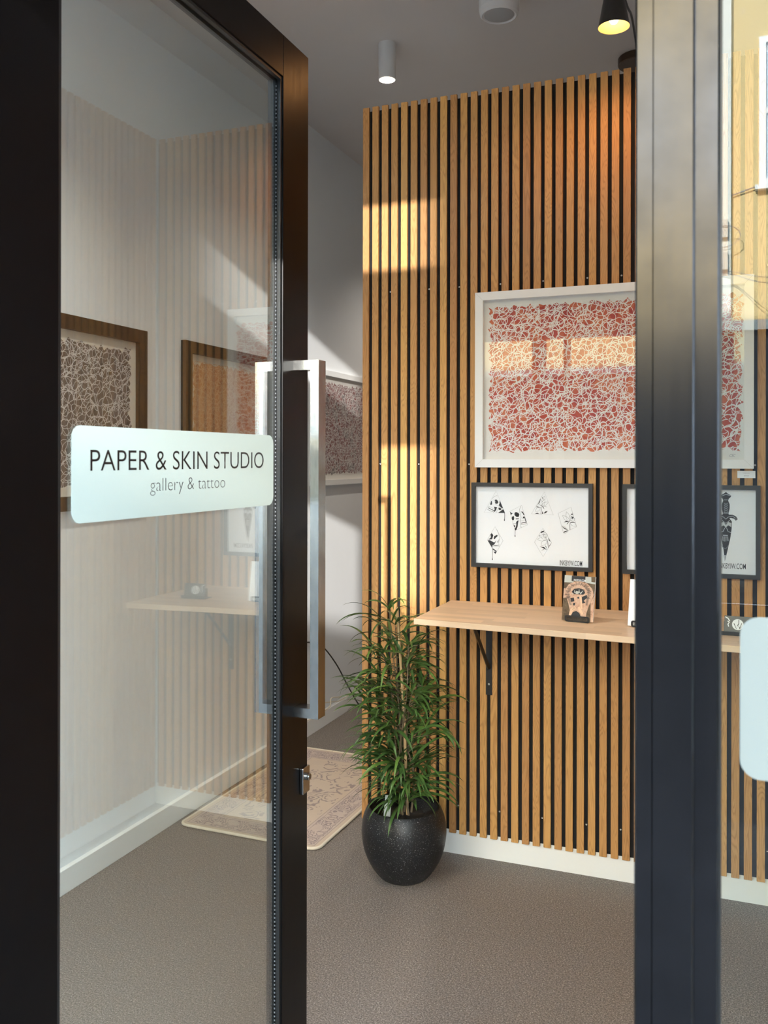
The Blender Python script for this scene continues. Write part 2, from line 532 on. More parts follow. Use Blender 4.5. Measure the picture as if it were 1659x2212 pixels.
def text(name, body, mat, parent, x0, x1, zb, zt, y, offset=0.0, ext=0.0004, shear=0.0, body_h=None):
    """lettering scaled to fill x0..x1; zb is the baseline, zt the height of its tallest letters; faces -y"""
    cu = bpy.data.curves.new(name, 'FONT')
    cu.body = body; cu.size = 1.0; cu.offset = offset; cu.shear = shear; cu.resolution_u = 6
    t = bpy.data.objects.new(name, cu)
    COL.objects.link(t)
    bpy.context.view_layer.update()
    me = bpy.data.meshes.new_from_object(t.evaluated_get(bpy.context.evaluated_depsgraph_get()))
    bpy.data.objects.remove(t, do_unlink=True)
    if body.isupper():          # capitals that dip below the baseline are raised onto it
        b0 = bmesh.new(); b0.from_mesh(me)
        left = set(b0.verts)
        while left:
            isl = set(); st = [left.pop()]
            while st:
                v = st.pop(); isl.add(v)
                for e in v.link_edges:
                    w_ = e.other_vert(v)
                    if w_ in left: left.discard(w_); st.append(w_)
            lo_y = min(v.co.y for v in isl); hi_y = max(v.co.y for v in isl)
            if lo_y < -0.08:
                for v in isl: v.co.y = (v.co.y - lo_y) / (hi_y - lo_y) * hi_y
        b0.to_mesh(me); b0.free()
    xs = [v.co.x for v in me.vertices]; ys = [v.co.y for v in me.vertices]
    ax, bx = min(xs), max(xs); ty = max(ys)
    for v in me.vertices:
        X = x0 + (v.co.x - ax) / (bx - ax) * (x1 - x0)
        Z = zb + v.co.y / ty * (zt - zb)
        v.co = (X, y, Z)
    bm = bmesh.new(); bm.from_mesh(me); bpy.data.meshes.remove(me)
    bm.normal_update()
    for f in bm.faces:
        if f.normal.y > 0: f.normal_flip()
    return obj(name, bm, mat, parent)

# ------------------------------------------------------------------ the room
XL, XR, CE = -2.17, 0.446, 3.32
YF = 0.93                       # inner face of the shopfront
YW = 3.291                      # face of the partition behind the slats
struct('floor', XL - 0.1, 0.6, 0.86, 7.3, -0.12, 0.0, M['floor'], 'grey brown speckled vinyl floor of the shop', 'floor')
struct('ceiling', XL - 0.1, 0.6, 0.86, 7.3, CE, CE + 0.15, M['ceiling'], 'dim grey painted ceiling above the slat walls', 'ceiling')
struct('wall_left', XL - 0.12, XL, 0.86, 7.3, 0, CE, M['wall'], 'white painted wall behind the glass door with framed pictures', 'wall')
struct('wall_right', XR, XR + 0.12, 0.86, 7.3, 0, CE, M['wall'], 'side wall covered with wood slats, seen mirrored in the door glass', 'wall')
struct('wall_back', XL, XR, 7.18, 7.3, 0, CE, M['wall'], 'far white wall at the end of the passage', 'wall')
struct('wall_partition', -1.373, XR, YW, YW + 0.1, 0, 2.862, M['wall'], 'low partition wall carrying the wood slats', 'wall')
struct('baseboard_left', XL, XL + 0.022, 0.95, 7.18, 0, 0.085, M['trimwhite'], 'white baseboard with a ledge along the left wall', 'baseboard', 0.002)
struct('baseboard_partition', -1.373, XR - 0.012, YW - 0.0085, YW, 0, 0.09, M['trimwhite'], 'white baseboard under the wood slats facing the door', 'baseboard')
struct('baseboard_right', XR - 0.0085, XR, 0.95, YW - 0.012, 0, 0.09, M['trimwhite'], 'white baseboard under the slats of the side wall', 'baseboard')

# ------------------------------------------------------------------ shopfront: openings, door, window
struct('trim_1', XL - 0.1, 0.6, 0.83, YF, 3.14, CE + 0.15, M['wall'], 'head of the shopfront opening', 'trim')
struct('trim_2', -1.06, -0.095, 0.86, YF, 2.47, 2.52, M['doorframe'], 'dark header bar above the door opening', 'trim')
struct('trim_3', -1.045, -0.992, 0.86, YF, 0, 3.14, M['doorframe'], 'dark door jamb on the hinge side', 'trim')
struct('wall_upper', -9, 9, 0.86, 1.1, CE + 0.15, 9.0, M['palestone'], 'upper storeys of the shop building', 'wall')  # put in above the shop; its height makes the shadow over the street
struct('wall_neighbour', -9, XL - 0.1, 0.86, 1.1, -0.1, CE + 0.15, M['palestone'], 'street wall beside the shop', 'wall')
struct('wall_corner', 0.6, 9, 0.86, 1.1, -0.1, CE + 0.15, M['palestone'], 'street wall on the window side of the shop', 'wall')
fascia = struct('trim_4', -3.2, 2.2, 0.32, 0.80, 2.33, 2.895, M['palestone'], 'projecting fascia over the shopfront', 'trim')

# right hand window with the near post
w1 = tag(empty('window_1', (0, 0.9, 0)), 'fixed shop window with a dark metal post and a frosted sticker', 'window', kind='structure')
def wpart(name, x0, x1, y0, y1, z0, z1, mat, bevel=0):
    return bxo(name, x0, x1, y0 - 0.9, y1 - 0.9, z0, z1, mat, w1, bevel=bevel)
bm = bmesh.new()
prof = [(-0.0915, 0.903), (-0.0895, 0.9005), (-0.0752, 0.9), (-0.0747, 0.9012), (-0.0742, 0.9), (-0.0385, 0.9), (-0.0370, 0.902), (-0.0365, 0.916), (-0.0165, 0.9165), (-0.0145, 0.919), (-0.0145, 0.950), (-0.0915, 0.950)]
lo = [bm.verts.new((x, y - 0.9, 0)) for x, y in prof]; hi = [bm.verts.new((x, y - 0.9, 3.14)) for x, y in prof]
bm.faces.new(lo[::-1]); bm.faces.new(hi)
for i in range(len(prof)):
    j = (i + 1) % len(prof)
    bm.faces.new((lo[i], lo[j], hi[j], hi[i]))
bmesh.ops.recalc_face_normals(bm, faces=bm.faces)
obj('post', bm, M['post'], w1)
wpart('bottom_rail', -0.0145, XR, 0.90, 0.95, 0.0, 0.10, M['post'])
wpart('top_rail', -0.0145, XR, 0.90, 0.95, 3.06, 3.14, M['post'])
wpart('glazing_gasket', -0.0145, -0.0125, 0.919, 0.934, 0.10, 3.06, M['gasket'])
wpart('glass_pane', -0.0125, XR, 0.922, 0.931, 0.10, 3.06, M['glasswin'])
bm = bmesh.new(); slab(bm, rrect(0.0040, 0.315, 1.197, 1.351, 0.018), 0.9208 - 0.9, 0.9216 - 0.9)
obj('frosted_sticker', bm, M['filmwin'], w1)['label'] = 'pale mint frosted sticker'
# left hand window, hidden from the camera's street side but lighting the room
w2 = tag(empty('window_2', (0, 0.9, 0)), 'shop window on the hinge side of the door', 'window', kind='structure')
bxo('bottom_rail', XL, -1.045, 0.0, 0.05, 0, 0.10, M['doorframe'], w2)
bxo('glass_pane', XL, -1.045, 0.022, 0.031, 0.10, 3.14, M['glassart'], w2)
w3 = tag(empty('window_3', (0, 0.9, 0)), 'glass transom above the door', 'window', kind='structure')
bxo('glass_pane', -0.992, -0.095, 0.022, 0.031, 2.52, 3.14, M['glassart'], w3)

# the open door leaf; local x runs along world +Y from the hinge, local -y is world +X (the outside face)
XD = -0.945
Y0, Y1, TH = 0.950, 1.917, 0.036
door = tag(empty('door_1', (XD, Y0, 0), (0, 0, PI / 2)), 'open glass door with dark metal frame and frosted name sign', 'door', kind='structure')
DW = Y1 - Y0
def dpart(name, x0, x1, y0, y1, z0, z1, mat, bevel=0.0015, parent=None):
    bm = bmesh.new(); box(bm, x0, x1, y0, y1, z0, z1)
    return obj(name, bm, mat, parent or door, bevel=bevel)
dpart('stile', 0, 0.126, 0, TH, 0.008, 2.451, M['doorframe'])['label'] = 'black hinge stile nearest the camera'
dpart('stile', DW - 0.127, DW, 0, TH, 0.008, 2.451, M['doorframe'])['label'] = 'bronze lock stile carrying the handle'
dpart('top_rail', 0.1262, DW - 0.1272, 0, TH, 2.356, 2.451, M['doorframe'])
dpart('bottom_rail', 0.1262, DW - 0.1272, 0, TH, 0.008, 0.12, M['doorframe'])
g0, g1 = 0.1262, DW - 0.1272
bm = bmesh.new()
for ya, yb in ((0.003, 0.0118), (0.0222, 0.033)):
    box(bm, g0, g0 + 0.007, ya, yb, 0.12, 2.356); box(bm, g1 - 0.007, g1, ya, yb, 0.12, 2.356)
    box(bm, g0 + 0.007, g1 - 0.007, ya, yb, 0.12, 0.127); box(bm, g0 + 0.007, g1 - 0.007, ya, yb, 2.349, 2.356)
obj('glazing_gasket', bm, M['gasket'], door)
dpart('glass_pane', g0 + 0.0005, g1 - 0.0005, 0.0125, 0.0155, 0.1205, 2.3555, M['glassdoor'], 0)
bm = bmesh.new(); box(bm, g1 - 0.016, g1 - 0.0072, 0.0156, 0.030, 0.128, 2.348)
for i in range(250):
    z = 0.14 + i * 0.0088
    box(bm, g1 - 0.0122, g1 - 0.0108, 0.0108, 0.0124, z, z + 0.003, 1)
obj('spacer_bar', bm, [M['gasket'], M['printgrey']], door)
# frosted sign on the outside of the glass
s0, s1 = 1.117 - Y0, 1.768 - Y0
bm = bmesh.new(); slab(bm, rrect(s0, s1, 1.3985, 1.5523, 0.020), 0.0116, 0.0122)
sign = obj('frosted_sign', bm, M['film'], door); sign['label'] = 'pale mint frosted sign with black lettering'
text('lettering', 'PAPER & SKIN STUDIO', M['ink'], sign, 1.160 - Y0, 1.723 - Y0, 1.4805, 1.5147, 0.0112, offset=-0.006)
text('lettering', 'gallery & tattoo', M['inkgrey'], sign, 1.317 - Y0, 1.565 - Y0, 1.4425, 1.4655, 0.0112, offset=-0.020)

def handle(side):
    bm = bmesh.new()
    xa, xb = 1.842 - Y0, 1.879 - Y0
    z0, z1 = 0.909, 1.7257
    t, so = 0.021, 0.064
    ya = 0 if side < 0 else TH
    def yy(d): return ya + side * d
    def bb(d0, d1, za, zb):
        a, b = sorted((yy(d0), yy(d1)))
        box(bm, xa, xb, a, b, za, zb)
    bb(so - t, so, z0, z1)
    bb(0.0, so - t, z1 - 0.022, z1)
    bb(0.0, so - t, z0, z0 + 0.022)
    bmesh.ops.remove_doubles(bm, verts=bm.verts, dist=0.00001)
    return obj('pull_handle', bm, M['steel'], door)
h1 = handle(-1); h1['label'] = 'square steel pull handle on the outer face'
h2 = handle(1); h2['label'] = 'square steel pull handle on the inner face, behind the glass'
# lock cylinder
bm = bmesh.new(); box(bm, 1.876 - Y0, 1.911 - Y0, -0.010, 0, 0.718, 0.779)
lock = obj('lock', bm, M['steel'], door, bevel=0.002)
bm = bmesh.new(); lathe(bm, [(0, 0), (0.0085, 0), (0.0085, 0.007), (0.007, 0.009), (0, 0.009)], 24)
lc = obj('key_cylinder', bm, M['steel'], lock, loc=(1.8935 - Y0, -0.0100, 0.757), rot=(PI / 2, 0, 0), smooth=False)
bm = bmesh.new(); box(bm, -0.001, 0.001, -0.004, 0.004, 0.0090, 0.0094)
obj('keyway', bm, M['gasket'], lock, loc=(1.8935 - Y0, -0.0100, 0.757), rot=(PI / 2, 0, 0))

# ------------------------------------------------------------------ slat wall panels
PZ0, PZ1 = 0.082, 2.885
def slat_mesh(n):
    bm = bmesh.new()
    for i in range(n):
        x = i * 0.04
        box(bm, x + 0.0004, x + 0.0262, -0.021, -0.0092, PZ0, PZ1)
    return bm
def make_panel(n, loc, rotz, label):
    root = tag(empty('wood_slat_panel', loc, (0, 0, rotz)), label, 'wall panel', 'slatted wall panels')
    bxo('felt_backing', 0, n * 0.04 - 0.001, -0.009, -0.0002, 0.0905, 2.872, M['felt'], root)
    obj('slats', slat_mesh(n), M['slat'], root, bevel=0.0006, seg=1)
    first = None
    for zz in (2.155, 1.482, 0.185):
        for k in ((2, 6, 9, 13) if zz != 1.482 else (1, 5, 10)):
            if k >= n: continue
            if first is None:
                bm = bmesh.new(); lathe(bm, [(0, 0), (0.0011, 0), (0.0011, 0.0006), (0.003, 0.0012), (0.0034, 0), ], 12)
                first = obj('screw', bm, M['spacer'], root, loc=(k * 0.04 + 0.0335, -0.0091, zz), rot=(PI / 2, 0, 0))
            else:
                s = first.copy(); COL.objects.link(s); s.parent = root; s.location = (k * 0.04 + 0.0335, -0.0091, zz)
    return root
PX0 = -1.373
make_panel(15, (PX0, YW, 0), 0, 'oak slat panel at the free end of the partition, behind the potted plant')
make_panel(15, (PX0 + 0.6, YW, 0), 0, 'oak slat panel in the middle, behind the skull and flower print')
make_panel(15, (PX0 + 1.2, YW, 0), 0, 'oak slat panel behind the dagger print, partly hidden by the metal post')
for i, (n, y, lab) in enumerate(((15, 2.665, 'side wall slat panel next to the inner corner, mirrored in the door glass'),
                                 (15, 2.065, 'second side wall slat panel from the inner corner, mirrored in the door glass'),
                                 (15, 1.465, 'third side wall slat panel from the inner corner, mirrored in the door glass'),
                                 (12, 0.985, 'narrow side wall slat panel nearest the shop window, mirrored in the door glass'))):
    # local x must run along world -y so that the slats face -x
    make_panel(n, (XR, y + n * 0.04, 0), -PI / 2, lab)

# ------------------------------------------------------------------ shelf and brackets
sh = tag(empty('wall_shelf', (-1.006, 3.27, 0.9656)), 'pale maple shelf fixed to the slat wall', 'shelf')
bm = bmesh.new()
A = [(0, -0.427), (1.196, -0.515), (1.196, -0.0005), (0, -0.0005)]
lo = [bm.verts.new((x, y, -0.0195)) for x, y in A]; hi = [bm.verts.new((x, y, 0)) for x, y in A]
bm.faces.new(lo[::-1]); bm.faces.new(hi)
for i in range(4): bm.faces.new((lo[i], lo[(i + 1) % 4], hi[(i + 1) % 4], hi[i]))
obj('board', bm, M['shelf'], sh, bevel=0.0015)
def bracket(X):
    bm = bmesh.new()
    box(bm, -0.0115, 0.0115, -0.005, -0.0005, -0.325, 0)
    box(bm, -0.0115, 0.0115, -0.300, -0.005, -0.005, 0)
    tube(bm, [(0, -0.006, -0.225), (0, -0.245, -0.004)], 0.0075, 4)
    b = obj('bracket', bm, M['blackmetal'], sh, loc=(X + 1.006, 0, -0.0197))
    for z in (-0.05, -0.285):
        bm = bmesh.new(); lathe(bm, [(0, 0.0015), (0.0035, 0.001), (0.0042, 0)], 12)
        obj('screw', bm, M['spacer'], b, loc=(0, -0.0051, z), rot=(PI / 2, 0, 0))
bracket(-0.857); bracket(0.05)

# ------------------------------------------------------------------ scribble artworks
def net_lines(bm, x0, x1, z0, z1, step, w, y, seed, edge=0.0):
    rnd = random.Random(seed)
    nx, nz = int((x1 - x0) / step), int((z1 - z0) / step)
    P = {}
    for i in range(nx + 1):
        for j in range(nz + 1):
            P[i, j] = (x0 + (i + rnd.uniform(-.42, .42)) * (x1 - x0) / nx, z0 + (j + rnd.uniform(-.42, .42)) * (z1 - z0) / nz)
    def arc(a, b, bulge, ww):
        mx, mz = (a[0] + b[0]) / 2, (a[1] + b[1]) / 2
        dx, dz = b[0] - a[0], b[1] - a[1]
        cx, cz = mx - dz * bulge, mz + dx * bulge
        pts = []
        for k in range(7):
            t = k / 6
            px = (1 - t) ** 2 * a[0] + 2 * t * (1 - t) * cx + t * t * b[0]
            pz = (1 - t) ** 2 * a[1] + 2 * t * (1 - t) * cz + t * t * b[1]
            pts.append((min(max(px, x0 - .002), x1 + .002), min(max(pz, z0 - .002), z1 + .002)))
        rib(bm, pts, ww, y - rnd.random() * 0.0004)
    for (i, j), a in P.items():
        for di, dj, pr in ((1, 0, .85), (0, 1, .85), (1, 1, .55), (1, -1, .55), (2, 1, .22), (1, 2, .22)):
            if (i + di, j + dj) in P and rnd.random() < pr:
                arc(a, P[i + di, j + dj], rnd.choice((-1, 1)) * rnd.uniform(.12, .62), w * rnd.uniform(.65, 1.2))
        if rnd.random() < 0.10:
            r = step * rnd.uniform(.35, .7); e = rnd.uniform(.6, 1)
            if x0 + r < a[0] < x1 - r and z0 + r < a[1] < z1 - r:
                rib(bm, [(a[0] + r * math.cos(t * PI / 6), a[1] + r * e * math.sin(t * PI / 6)) for t in range(12)], w, y - rnd.random() * 0.0004, close=True)

def ragged(x0, x1, z0, z1, amp, n, seed):
    rnd = random.Random(seed)
    pts = []
    def side(a, b, nn):
        for k in range(nn):
            t = k / nn
            px, pz = a[0] + (b[0] - a[0]) * t, a[1] + (b[1] - a[1]) * t
            dx, dz = b[0] - a[0], b[1] - a[1]
            l = math.hypot(dx, dz)
            o = rnd.uniform(0, amp) if k % 2 else rnd.uniform(-amp * .3, amp * .45)
            pts.append((px - dz / l * o, pz + dx / l * o))
    side((x0, z0), (x1, z0), n); side((x1, z0), (x1, z1), int(n * .7)); side((x1, z1), (x0, z1), n); side((x0, z1), (x0, z0), int(n * .7))
    return pts

def frame_mesh(w, h, fw, d, inner_step=0.004):
    bm = bmesh.new()
    o = [(0, 0), (w, 0), (w, h), (0, h)]
    i = [(fw, fw), (w - fw, fw), (w - fw, h - fw), (fw, h - fw)]
    OF = [bm.verts.new((x, -d, z)) for x, z in o]; OB = [bm.verts.new((x, 0, z)) for x, z in o]
    IF = [bm.verts.new((x, -d, z)) for x, z in i]; IB = [bm.verts.new((x, -inner_step, z)) for x, z in i]
    for k in range(4):
        j = (k + 1) % 4
        bm.faces.new((OF[k], OF[j], IF[j], IF[k])); bm.faces.new((OF[k], OB[k], OB[j], OF[j]))
        bm.faces.new((IF[k], IF[j], IB[j], IB[k]))
    bm.faces.new(OB)
    bmesh.ops.recalc_face_normals(bm, faces=bm.faces)
    return bm

def picture(name, loc, rotz, w, h, fw, d, fmat, papermat, label, cat='picture', group=None, glass=True):
    r = tag(empty(name, loc, (0, 0, rotz)), label, cat, group)
    obj('frame', frame_mesh(w, h, fw, d), fmat, r, bevel=0)
    bxo('paper', fw - 0.001, w - fw + 0.001, -0.0055, -0.0045, fw - 0.001, h - fw + 0.001, papermat, r)
    if glass:
        bxo('glass', fw, w - fw, -0.0125, -0.0105, fw, h - fw, M['glassart'], r)
    return r

# big red artwork on the slat wall
BW, BH = 0.963, 0.651
r = picture('framed_artwork', (-0.907, 3.2698, 1.4705), 0, BW, BH, 0.030, 0.026, M['framewhite'], M['offwhite'],
            'large white framed artwork of white scribbled lines over a red wash')
bm = bmesh.new(); poly(bm, ragged(0.048, 0.928, 0.058, 0.598, 0.018, 56, 3), -0.0058)
obj('ink_wash', bm, M['artred'], r)
bm = bmesh.new(); net_lines(bm, 0.048, 0.928, 0.058, 0.600, 0.0170, 0.0023, -0.0061, 11)
obj('white_lines', bm, M['linewhite'], r)
text('signature', 'CSC', M['printgrey'], r, 0.887, 0.906, 0.040, 0.049, -0.0059, shear=0.3)
for (ax, az), (bx_, bz) in (((0, 0), (.03, .03)), ((BW, 0), (BW - .03, .03)), ((0, BH), (.03, BH - .03)), ((BW, BH), (BW - .03, BH - .03))):
    bm = bmesh.new(); rib(bm, [(ax, az), (bx_, bz)], 0.0007, -0.0262)
    obj('mitre_line', bm, M['cardgrey'], r)

# left wall artworks, facing +x
def left_art(y0, z0, w, h, fw, fmat, pmat, wash, lmat, seed, label, step):
    r = picture('framed_artwork', (XL + 0.0003, y0, z0), PI / 2, w, h, fw, 0.024, fmat, pmat, label)
    bm = bmesh.new(); poly(bm, ragged(fw + .03, w - fw - .03, fw + .03, h - fw - .03, 0.022, 46, seed), -0.0058)
    obj('ink_wash', bm, wash, r)
    bm = bmesh.new(); net_lines(bm, fw + .03, w - fw - .03, fw + .03, h - fw - .03, step, 0.0021, -0.0061, seed + 50)
    obj('painted_lines', bm, lmat, r)
    return r
left_art(1.975, 1.318, 0.962, 0.681, 0.050, M['framebrown'], M['cream'], M['artdark'], M['linegrey'], 21,
         'black framed artwork of pale lines over dark charcoal, nearest the hinge side', 0.023)
left_art(3.20, 1.318, 0.962, 0.681, 0.050, M['framebrown'], M['cream'], M['artorange'], M['lineorange'], 22,
         'dark framed artwork with an orange brown wash, behind the door handle', 0.018)
left_art(4.42, 1.352, 0.962, 0.650, 0.030, M['framewhite'], M['offwhite'], M['artmaroon'], M['linegrey'], 23,
         'white framed artwork of maroon and grey scribble between the door and the slat wall', 0.016)

# ------------------------------------------------------------------ flash prints
PW, PH = 0.447, 0.314
PY = 3.2698
def px_map(ox, oy, sc, X0, Z0, Y):
    def f(a, b):
        X, Z = onY(ox + a / sc, oy + b / sc, Y)
        return (X - X0, Z - Z0)
    return f
def petal(f, cx, cy, L, wd, ang):
    a = math.radians(ang); pts = []
    for k in range(15):
        t = k / 14 * 2
        s = t if t <= 1 else 2 - t
        w_ = math.sin(PI * min(1, s ** .8)) * wd * (1 if t <= 1 else -1)
        x = cx + s * L * math.cos(a) - w_ * math.sin(a); y = cy + s * L * math.sin(a) + w_ * math.cos(a)
        pts.append(f(x, y))
    return pts
X0, Z0 = -0.922, 1.0985
r = picture('framed_print', (X0, PY, Z0), 0, PW, PH + 0.001, 0.0145, 0.020, M['frameblack'], M['paper'],
            'black framed print of skulls and flowers cut into triangles and diamonds', group=None)
bm = bmesh.new()
yb = -0.0058
f = px_map(1030, 1045, 12.638, X0, Z0, PY - 0.006)
def R(pts, w, close=False): rib(bm, [f(*p) for p in pts], w, yb - 0.0002, close=close)
def B(pts): poly(bm, [f(*p) for p in pts], yb)
LW = 0.0006
R([(530, 185), (205, 778), (770, 790)], LW, True)
R([(758, 780), (765, 860), (755, 1010)], 0.0018); R([(756, 960), (755, 1010)], 0.003)
B([(490, 440), (530, 420), (570, 455), (590, 500), (570, 535), (530, 545), (500, 520), (505, 480)])
B([(395, 455), (415, 480), (420, 560), (385, 575), (365, 555)])
B([(625, 445), (715, 660), (690, 665), (640, 620), (600, 580), (620, 540)])
B([(470, 620), (560, 635), (540, 665), (530, 710), (490, 765), (465, 745), (490, 690)])
B([(590, 650), (640, 650), (680, 690), (640, 715), (600, 705)])
B([(580, 790), (650, 740), (700, 700), (735, 700), (770, 790)])
B([(300, 640), (330, 650), (480, 725), (470, 740), (320, 662)])
R([(420, 400), (480, 345), (540, 320), (580, 325)], LW)
R([(290, 690), (340, 720), (470, 770)], 0.0012); R([(420, 440), (470, 430), (520, 560), (600, 600), (690, 680)], LW)
R([(310, 610), (400, 640), (470, 690)], LW); R([(545, 650), (560, 720), (530, 785)], LW)
R([(1225, 580), (905, 750), (1050, 1270), (1385, 1115)], LW, True)
R([(1050, 1270), (1048, 1440)], 0.0014); R([(1048, 1400), (1048, 1440)], 0.003)
B([(1030, 790), (1070, 765), (1140, 790), (1165, 840), (1140, 900), (1080, 895), (1030, 850)])
B([(970, 890), (1010, 870), (1025, 930), (1010, 990), (965, 980), (950, 930)])
B([(905, 755), (950, 790), (985, 800), (940, 840), (925, 840)])
B([(1145, 990), (1130, 1060), (1120, 1150), (1085, 1250), (1050, 1275), (1035, 1220), (1060, 1190), (1080, 1120), (1075, 1040), (1100, 1010)])
B([(1005, 1120), (1060, 1140), (1030, 1190)])
B([(1200, 755), (1260, 755), (1305, 855), (1280, 850), (1245, 785)])
B([(1265, 890), (1310, 890), (1360, 1040), (1340, 1040), (1300, 920), (1255, 950)])
B([(1205, 1065), (1360, 1030), (1362, 1052), (1215, 1078)])
B([(1060, 940), (1150, 940), (1150, 960), (1070, 965)])
R([(1195, 600), (1170, 700), (1180, 790), (1215, 920), (1180, 1000), (1215, 1200)], 0.0008)
R([(1210, 1110), (1370, 1080)], 0.0012); R([(1190, 1010), (1340, 1000)], LW); R([(985, 1090), (1080, 1080)], 0.001)
R([(500, 1165), (290, 1530), (510, 1915), (720, 1550)], LW, True)
R([(435, 1770), (430, 2075)], 0.0014); R([(431, 2035), (430, 2075)], 0.003)
B([(410, 1340), (455, 1400), (420, 1510), (310, 1520), (390, 1460), (375, 1380)])
B([(475, 1430), (555, 1385), (575, 1420), (520, 1470), (490, 1510), (465, 1490)])
B([(620, 1490), (590, 1560), (580, 1600), (560, 1590)])
B([(300, 1540), (360, 1535), (480, 1600), (535, 1545), (490, 1640), (430, 1680), (430, 1760), (370, 1660)])
B([(430, 1750), (550, 1830), (520, 1845), (440, 1790)])
B([(460, 1850), (550, 1840), (510, 1910)])
R([(540, 1230), (600, 1370), (630, 1480), (600, 1600), (620, 1710), (440, 1690)], 0.0007)
R([(450, 1665), (520, 1685), (610, 1670)], 0.0016)
f = px_map(1140, 1045, 12.638, X0, Z0, PY - 0.006)
R([(455, 220), (105, 815), (700, 840)], LW, True)
R([(418, 1205), (190, 1585), (425, 1985), (655, 1600)], LW, True)
R([(1180, 630), (832, 800), (978, 1335), (1340, 1165)], LW, True)
def PT(*a): rib(bm, petal(f, *a), 0.0006, yb - 0.0002)
for a in ((375, 600, 200, 55, -100), (375, 600, 200, 50, -62), (375, 600, 220, 45, -30), (375, 610, 150, 45, 185), (340, 640, 170, 45, 140), (430, 440, 110, 35, -75)): PT(*a)
for a in ((1145, 1020, 280, 55, -108), (1145, 1020, 260, 50, -140), (1160, 1010, 220, 60, -70), (1175, 1045, 190, 50, 35), (1180, 1000, 130, 50, -30), (930, 1140, 210, 25, 35), (1110, 1270, 140, 25, 150)): PT(*a)
for a in ((520, 1490, 260, 55, 175), (510, 1540, 200, 60, 135), (500, 1480, 170, 60, -150), (520, 1460, 170, 50, -115), (440, 1390, 120, 40, -100), (430, 1440, 110, 45, -30)): PT(*a)
R([(365, 620), (372, 720), (358, 820)], 0.0016); R([(1165, 1045), (1150, 1130), (1158, 1255)], 0.0016); R([(525, 1500), (550, 1600), (570, 1740)], 0.0018)
for L in ([(430, 585), (550, 635), (470, 610)], [(385, 600), (455, 690), (430, 620)], [(385, 825), (405, 735), (425, 800)], [(430, 810), (480, 750), (550, 735), (500, 790)], [(195, 815), (320, 815), (260, 785)],
          [(385, 335), (440, 420), (400, 390)], [(370, 380), (270, 560), (320, 520)], [(220, 630), (345, 635), (260, 610)],
          [(1140, 1025), (980, 1045), (1060, 1000)], [(1145, 1030), (1065, 1110), (1090, 1055)], [(930, 1140), (1115, 1265), (1000, 1215)], [(975, 1335), (1115, 1270), (1010, 1285)], [(1180, 840), (1215, 795), (1235, 845)], [(1190, 870), (1260, 910), (1210, 960)], [(1165, 1040), (1300, 1045), (1290, 1060), (1180, 1060)],
          [(345, 1335), (380, 1290), (455, 1270), (440, 1310), (390, 1330)], [(310, 1370), (345, 1430), (325, 1430)], [(530, 1805), (330, 1705), (450, 1720)], [(535, 1790), (470, 1670), (505, 1700)], [(365, 1815), (470, 1770), (440, 1795)], [(585, 1700), (635, 1610), (610, 1690)], [(555, 1455), (635, 1580), (580, 1540)]):
    B(L)
obj('ink_drawing', bm, M['print'], r)
a0 = onY(1209.5, 1220, PY - .006)[0] - X0; a1 = onY(1258, 1220, PY - .006)[0] - X0
text('printed_text', 'INKBYJW.COM', M['print'], r, a0, a1, onY(1234, 1221.5, PY - .006)[1] - Z0, onY(1234, 1210.3, PY - .006)[1] - Z0, yb - 0.0003, offset=0.003)

# dagger print
X0, Z0 = -0.372, 1.0985
r = picture('framed_print', (X0, PY, Z0), 0, 0.449, PH + 0.001, 0.0145, 0.020, M['frameblack'], M['paper'],
            'black framed print of a skull dagger, partly hidden by the metal post')
f = px_map(1545, 1050, 10.535, X0, Z0, PY - 0.006)
bm = bmesh.new()
half = [(245, 122), (290, 160), (365, 200), (360, 230), (310, 275), (297, 320), (330, 400), (330, 500), (305, 600), (310, 635), (400, 640), (480, 680), (515, 740), (470, 775), (430, 730), (360, 710), (325, 720), (380, 790), (378, 950), (350, 1150), (290, 1430), (222, 1700)]
B_ = half + [(2 * 240 - x, y) for x, y in half[::-1][1:-1]]
poly(bm, [f(*p) for p in B_], yb)
def G(pts, mi, w=None):
    if w: rib(bm, [f(*p) for p in pts], w, yb - 0.0004, mi)
    else: poly(bm, [f(*p) for p in pts], yb - 0.0003, mi)
G([(245, 870), (190, 800), (115, 830), (118, 920), (190, 880), (245, 930), (300, 880), (365, 920), (368, 830), (300, 800)], 2)
G([(120, 1035), (180, 1020), (210, 960), (240, 910), (270, 960), (295, 1020), (360, 1045)], 2, 0.0018)
G([(180, 1105), (290, 1110)], 2, 0.003)
for k in range(6): G([(175 + k * 23, 1130), (165 + k * 27, 1250 - abs(k - 2.5) * 8)], 2, 0.0012)
G([(150, 1330), (180, 1380), (230, 1415), (280, 1380), (305, 1330)], 1, 0.002)
G([(185, 1560), (245, 1560), (220, 1680)], 2)
G([(165, 205), (245, 175), (355, 205)], 2, 0.002); G([(200, 300), (290, 300)], 2, 0.0016)
for k in range(5):
    y0 = 370 + k * 50
    G([(205, y0), (245, y0 + 40), (285, y0)], 2, 0.0012); G([(205, y0 + 45), (245, y0 + 5), (285, y0 + 45)], 1, 0.0012)
G([(175, 600), (310, 605)], 2, 0.0016)
G([(130, 670), (190, 690), (245, 740), (300, 690), (400, 670), (460, 720)], 2, 0.0018)
G([(150, 760), (245, 835), (340, 760)], 2, 0.0015); G([(470, 700), (495, 735), (470, 755), (455, 730)], 1, 0.0012)
obj('dagger_drawing', bm, [M['print'], M['printgrey'], M['printlight']], r)
a0, z_b = onY(1552.5, 1226, PY - .006); a1 = onY(1611.5, 1226, PY - .006)[0]
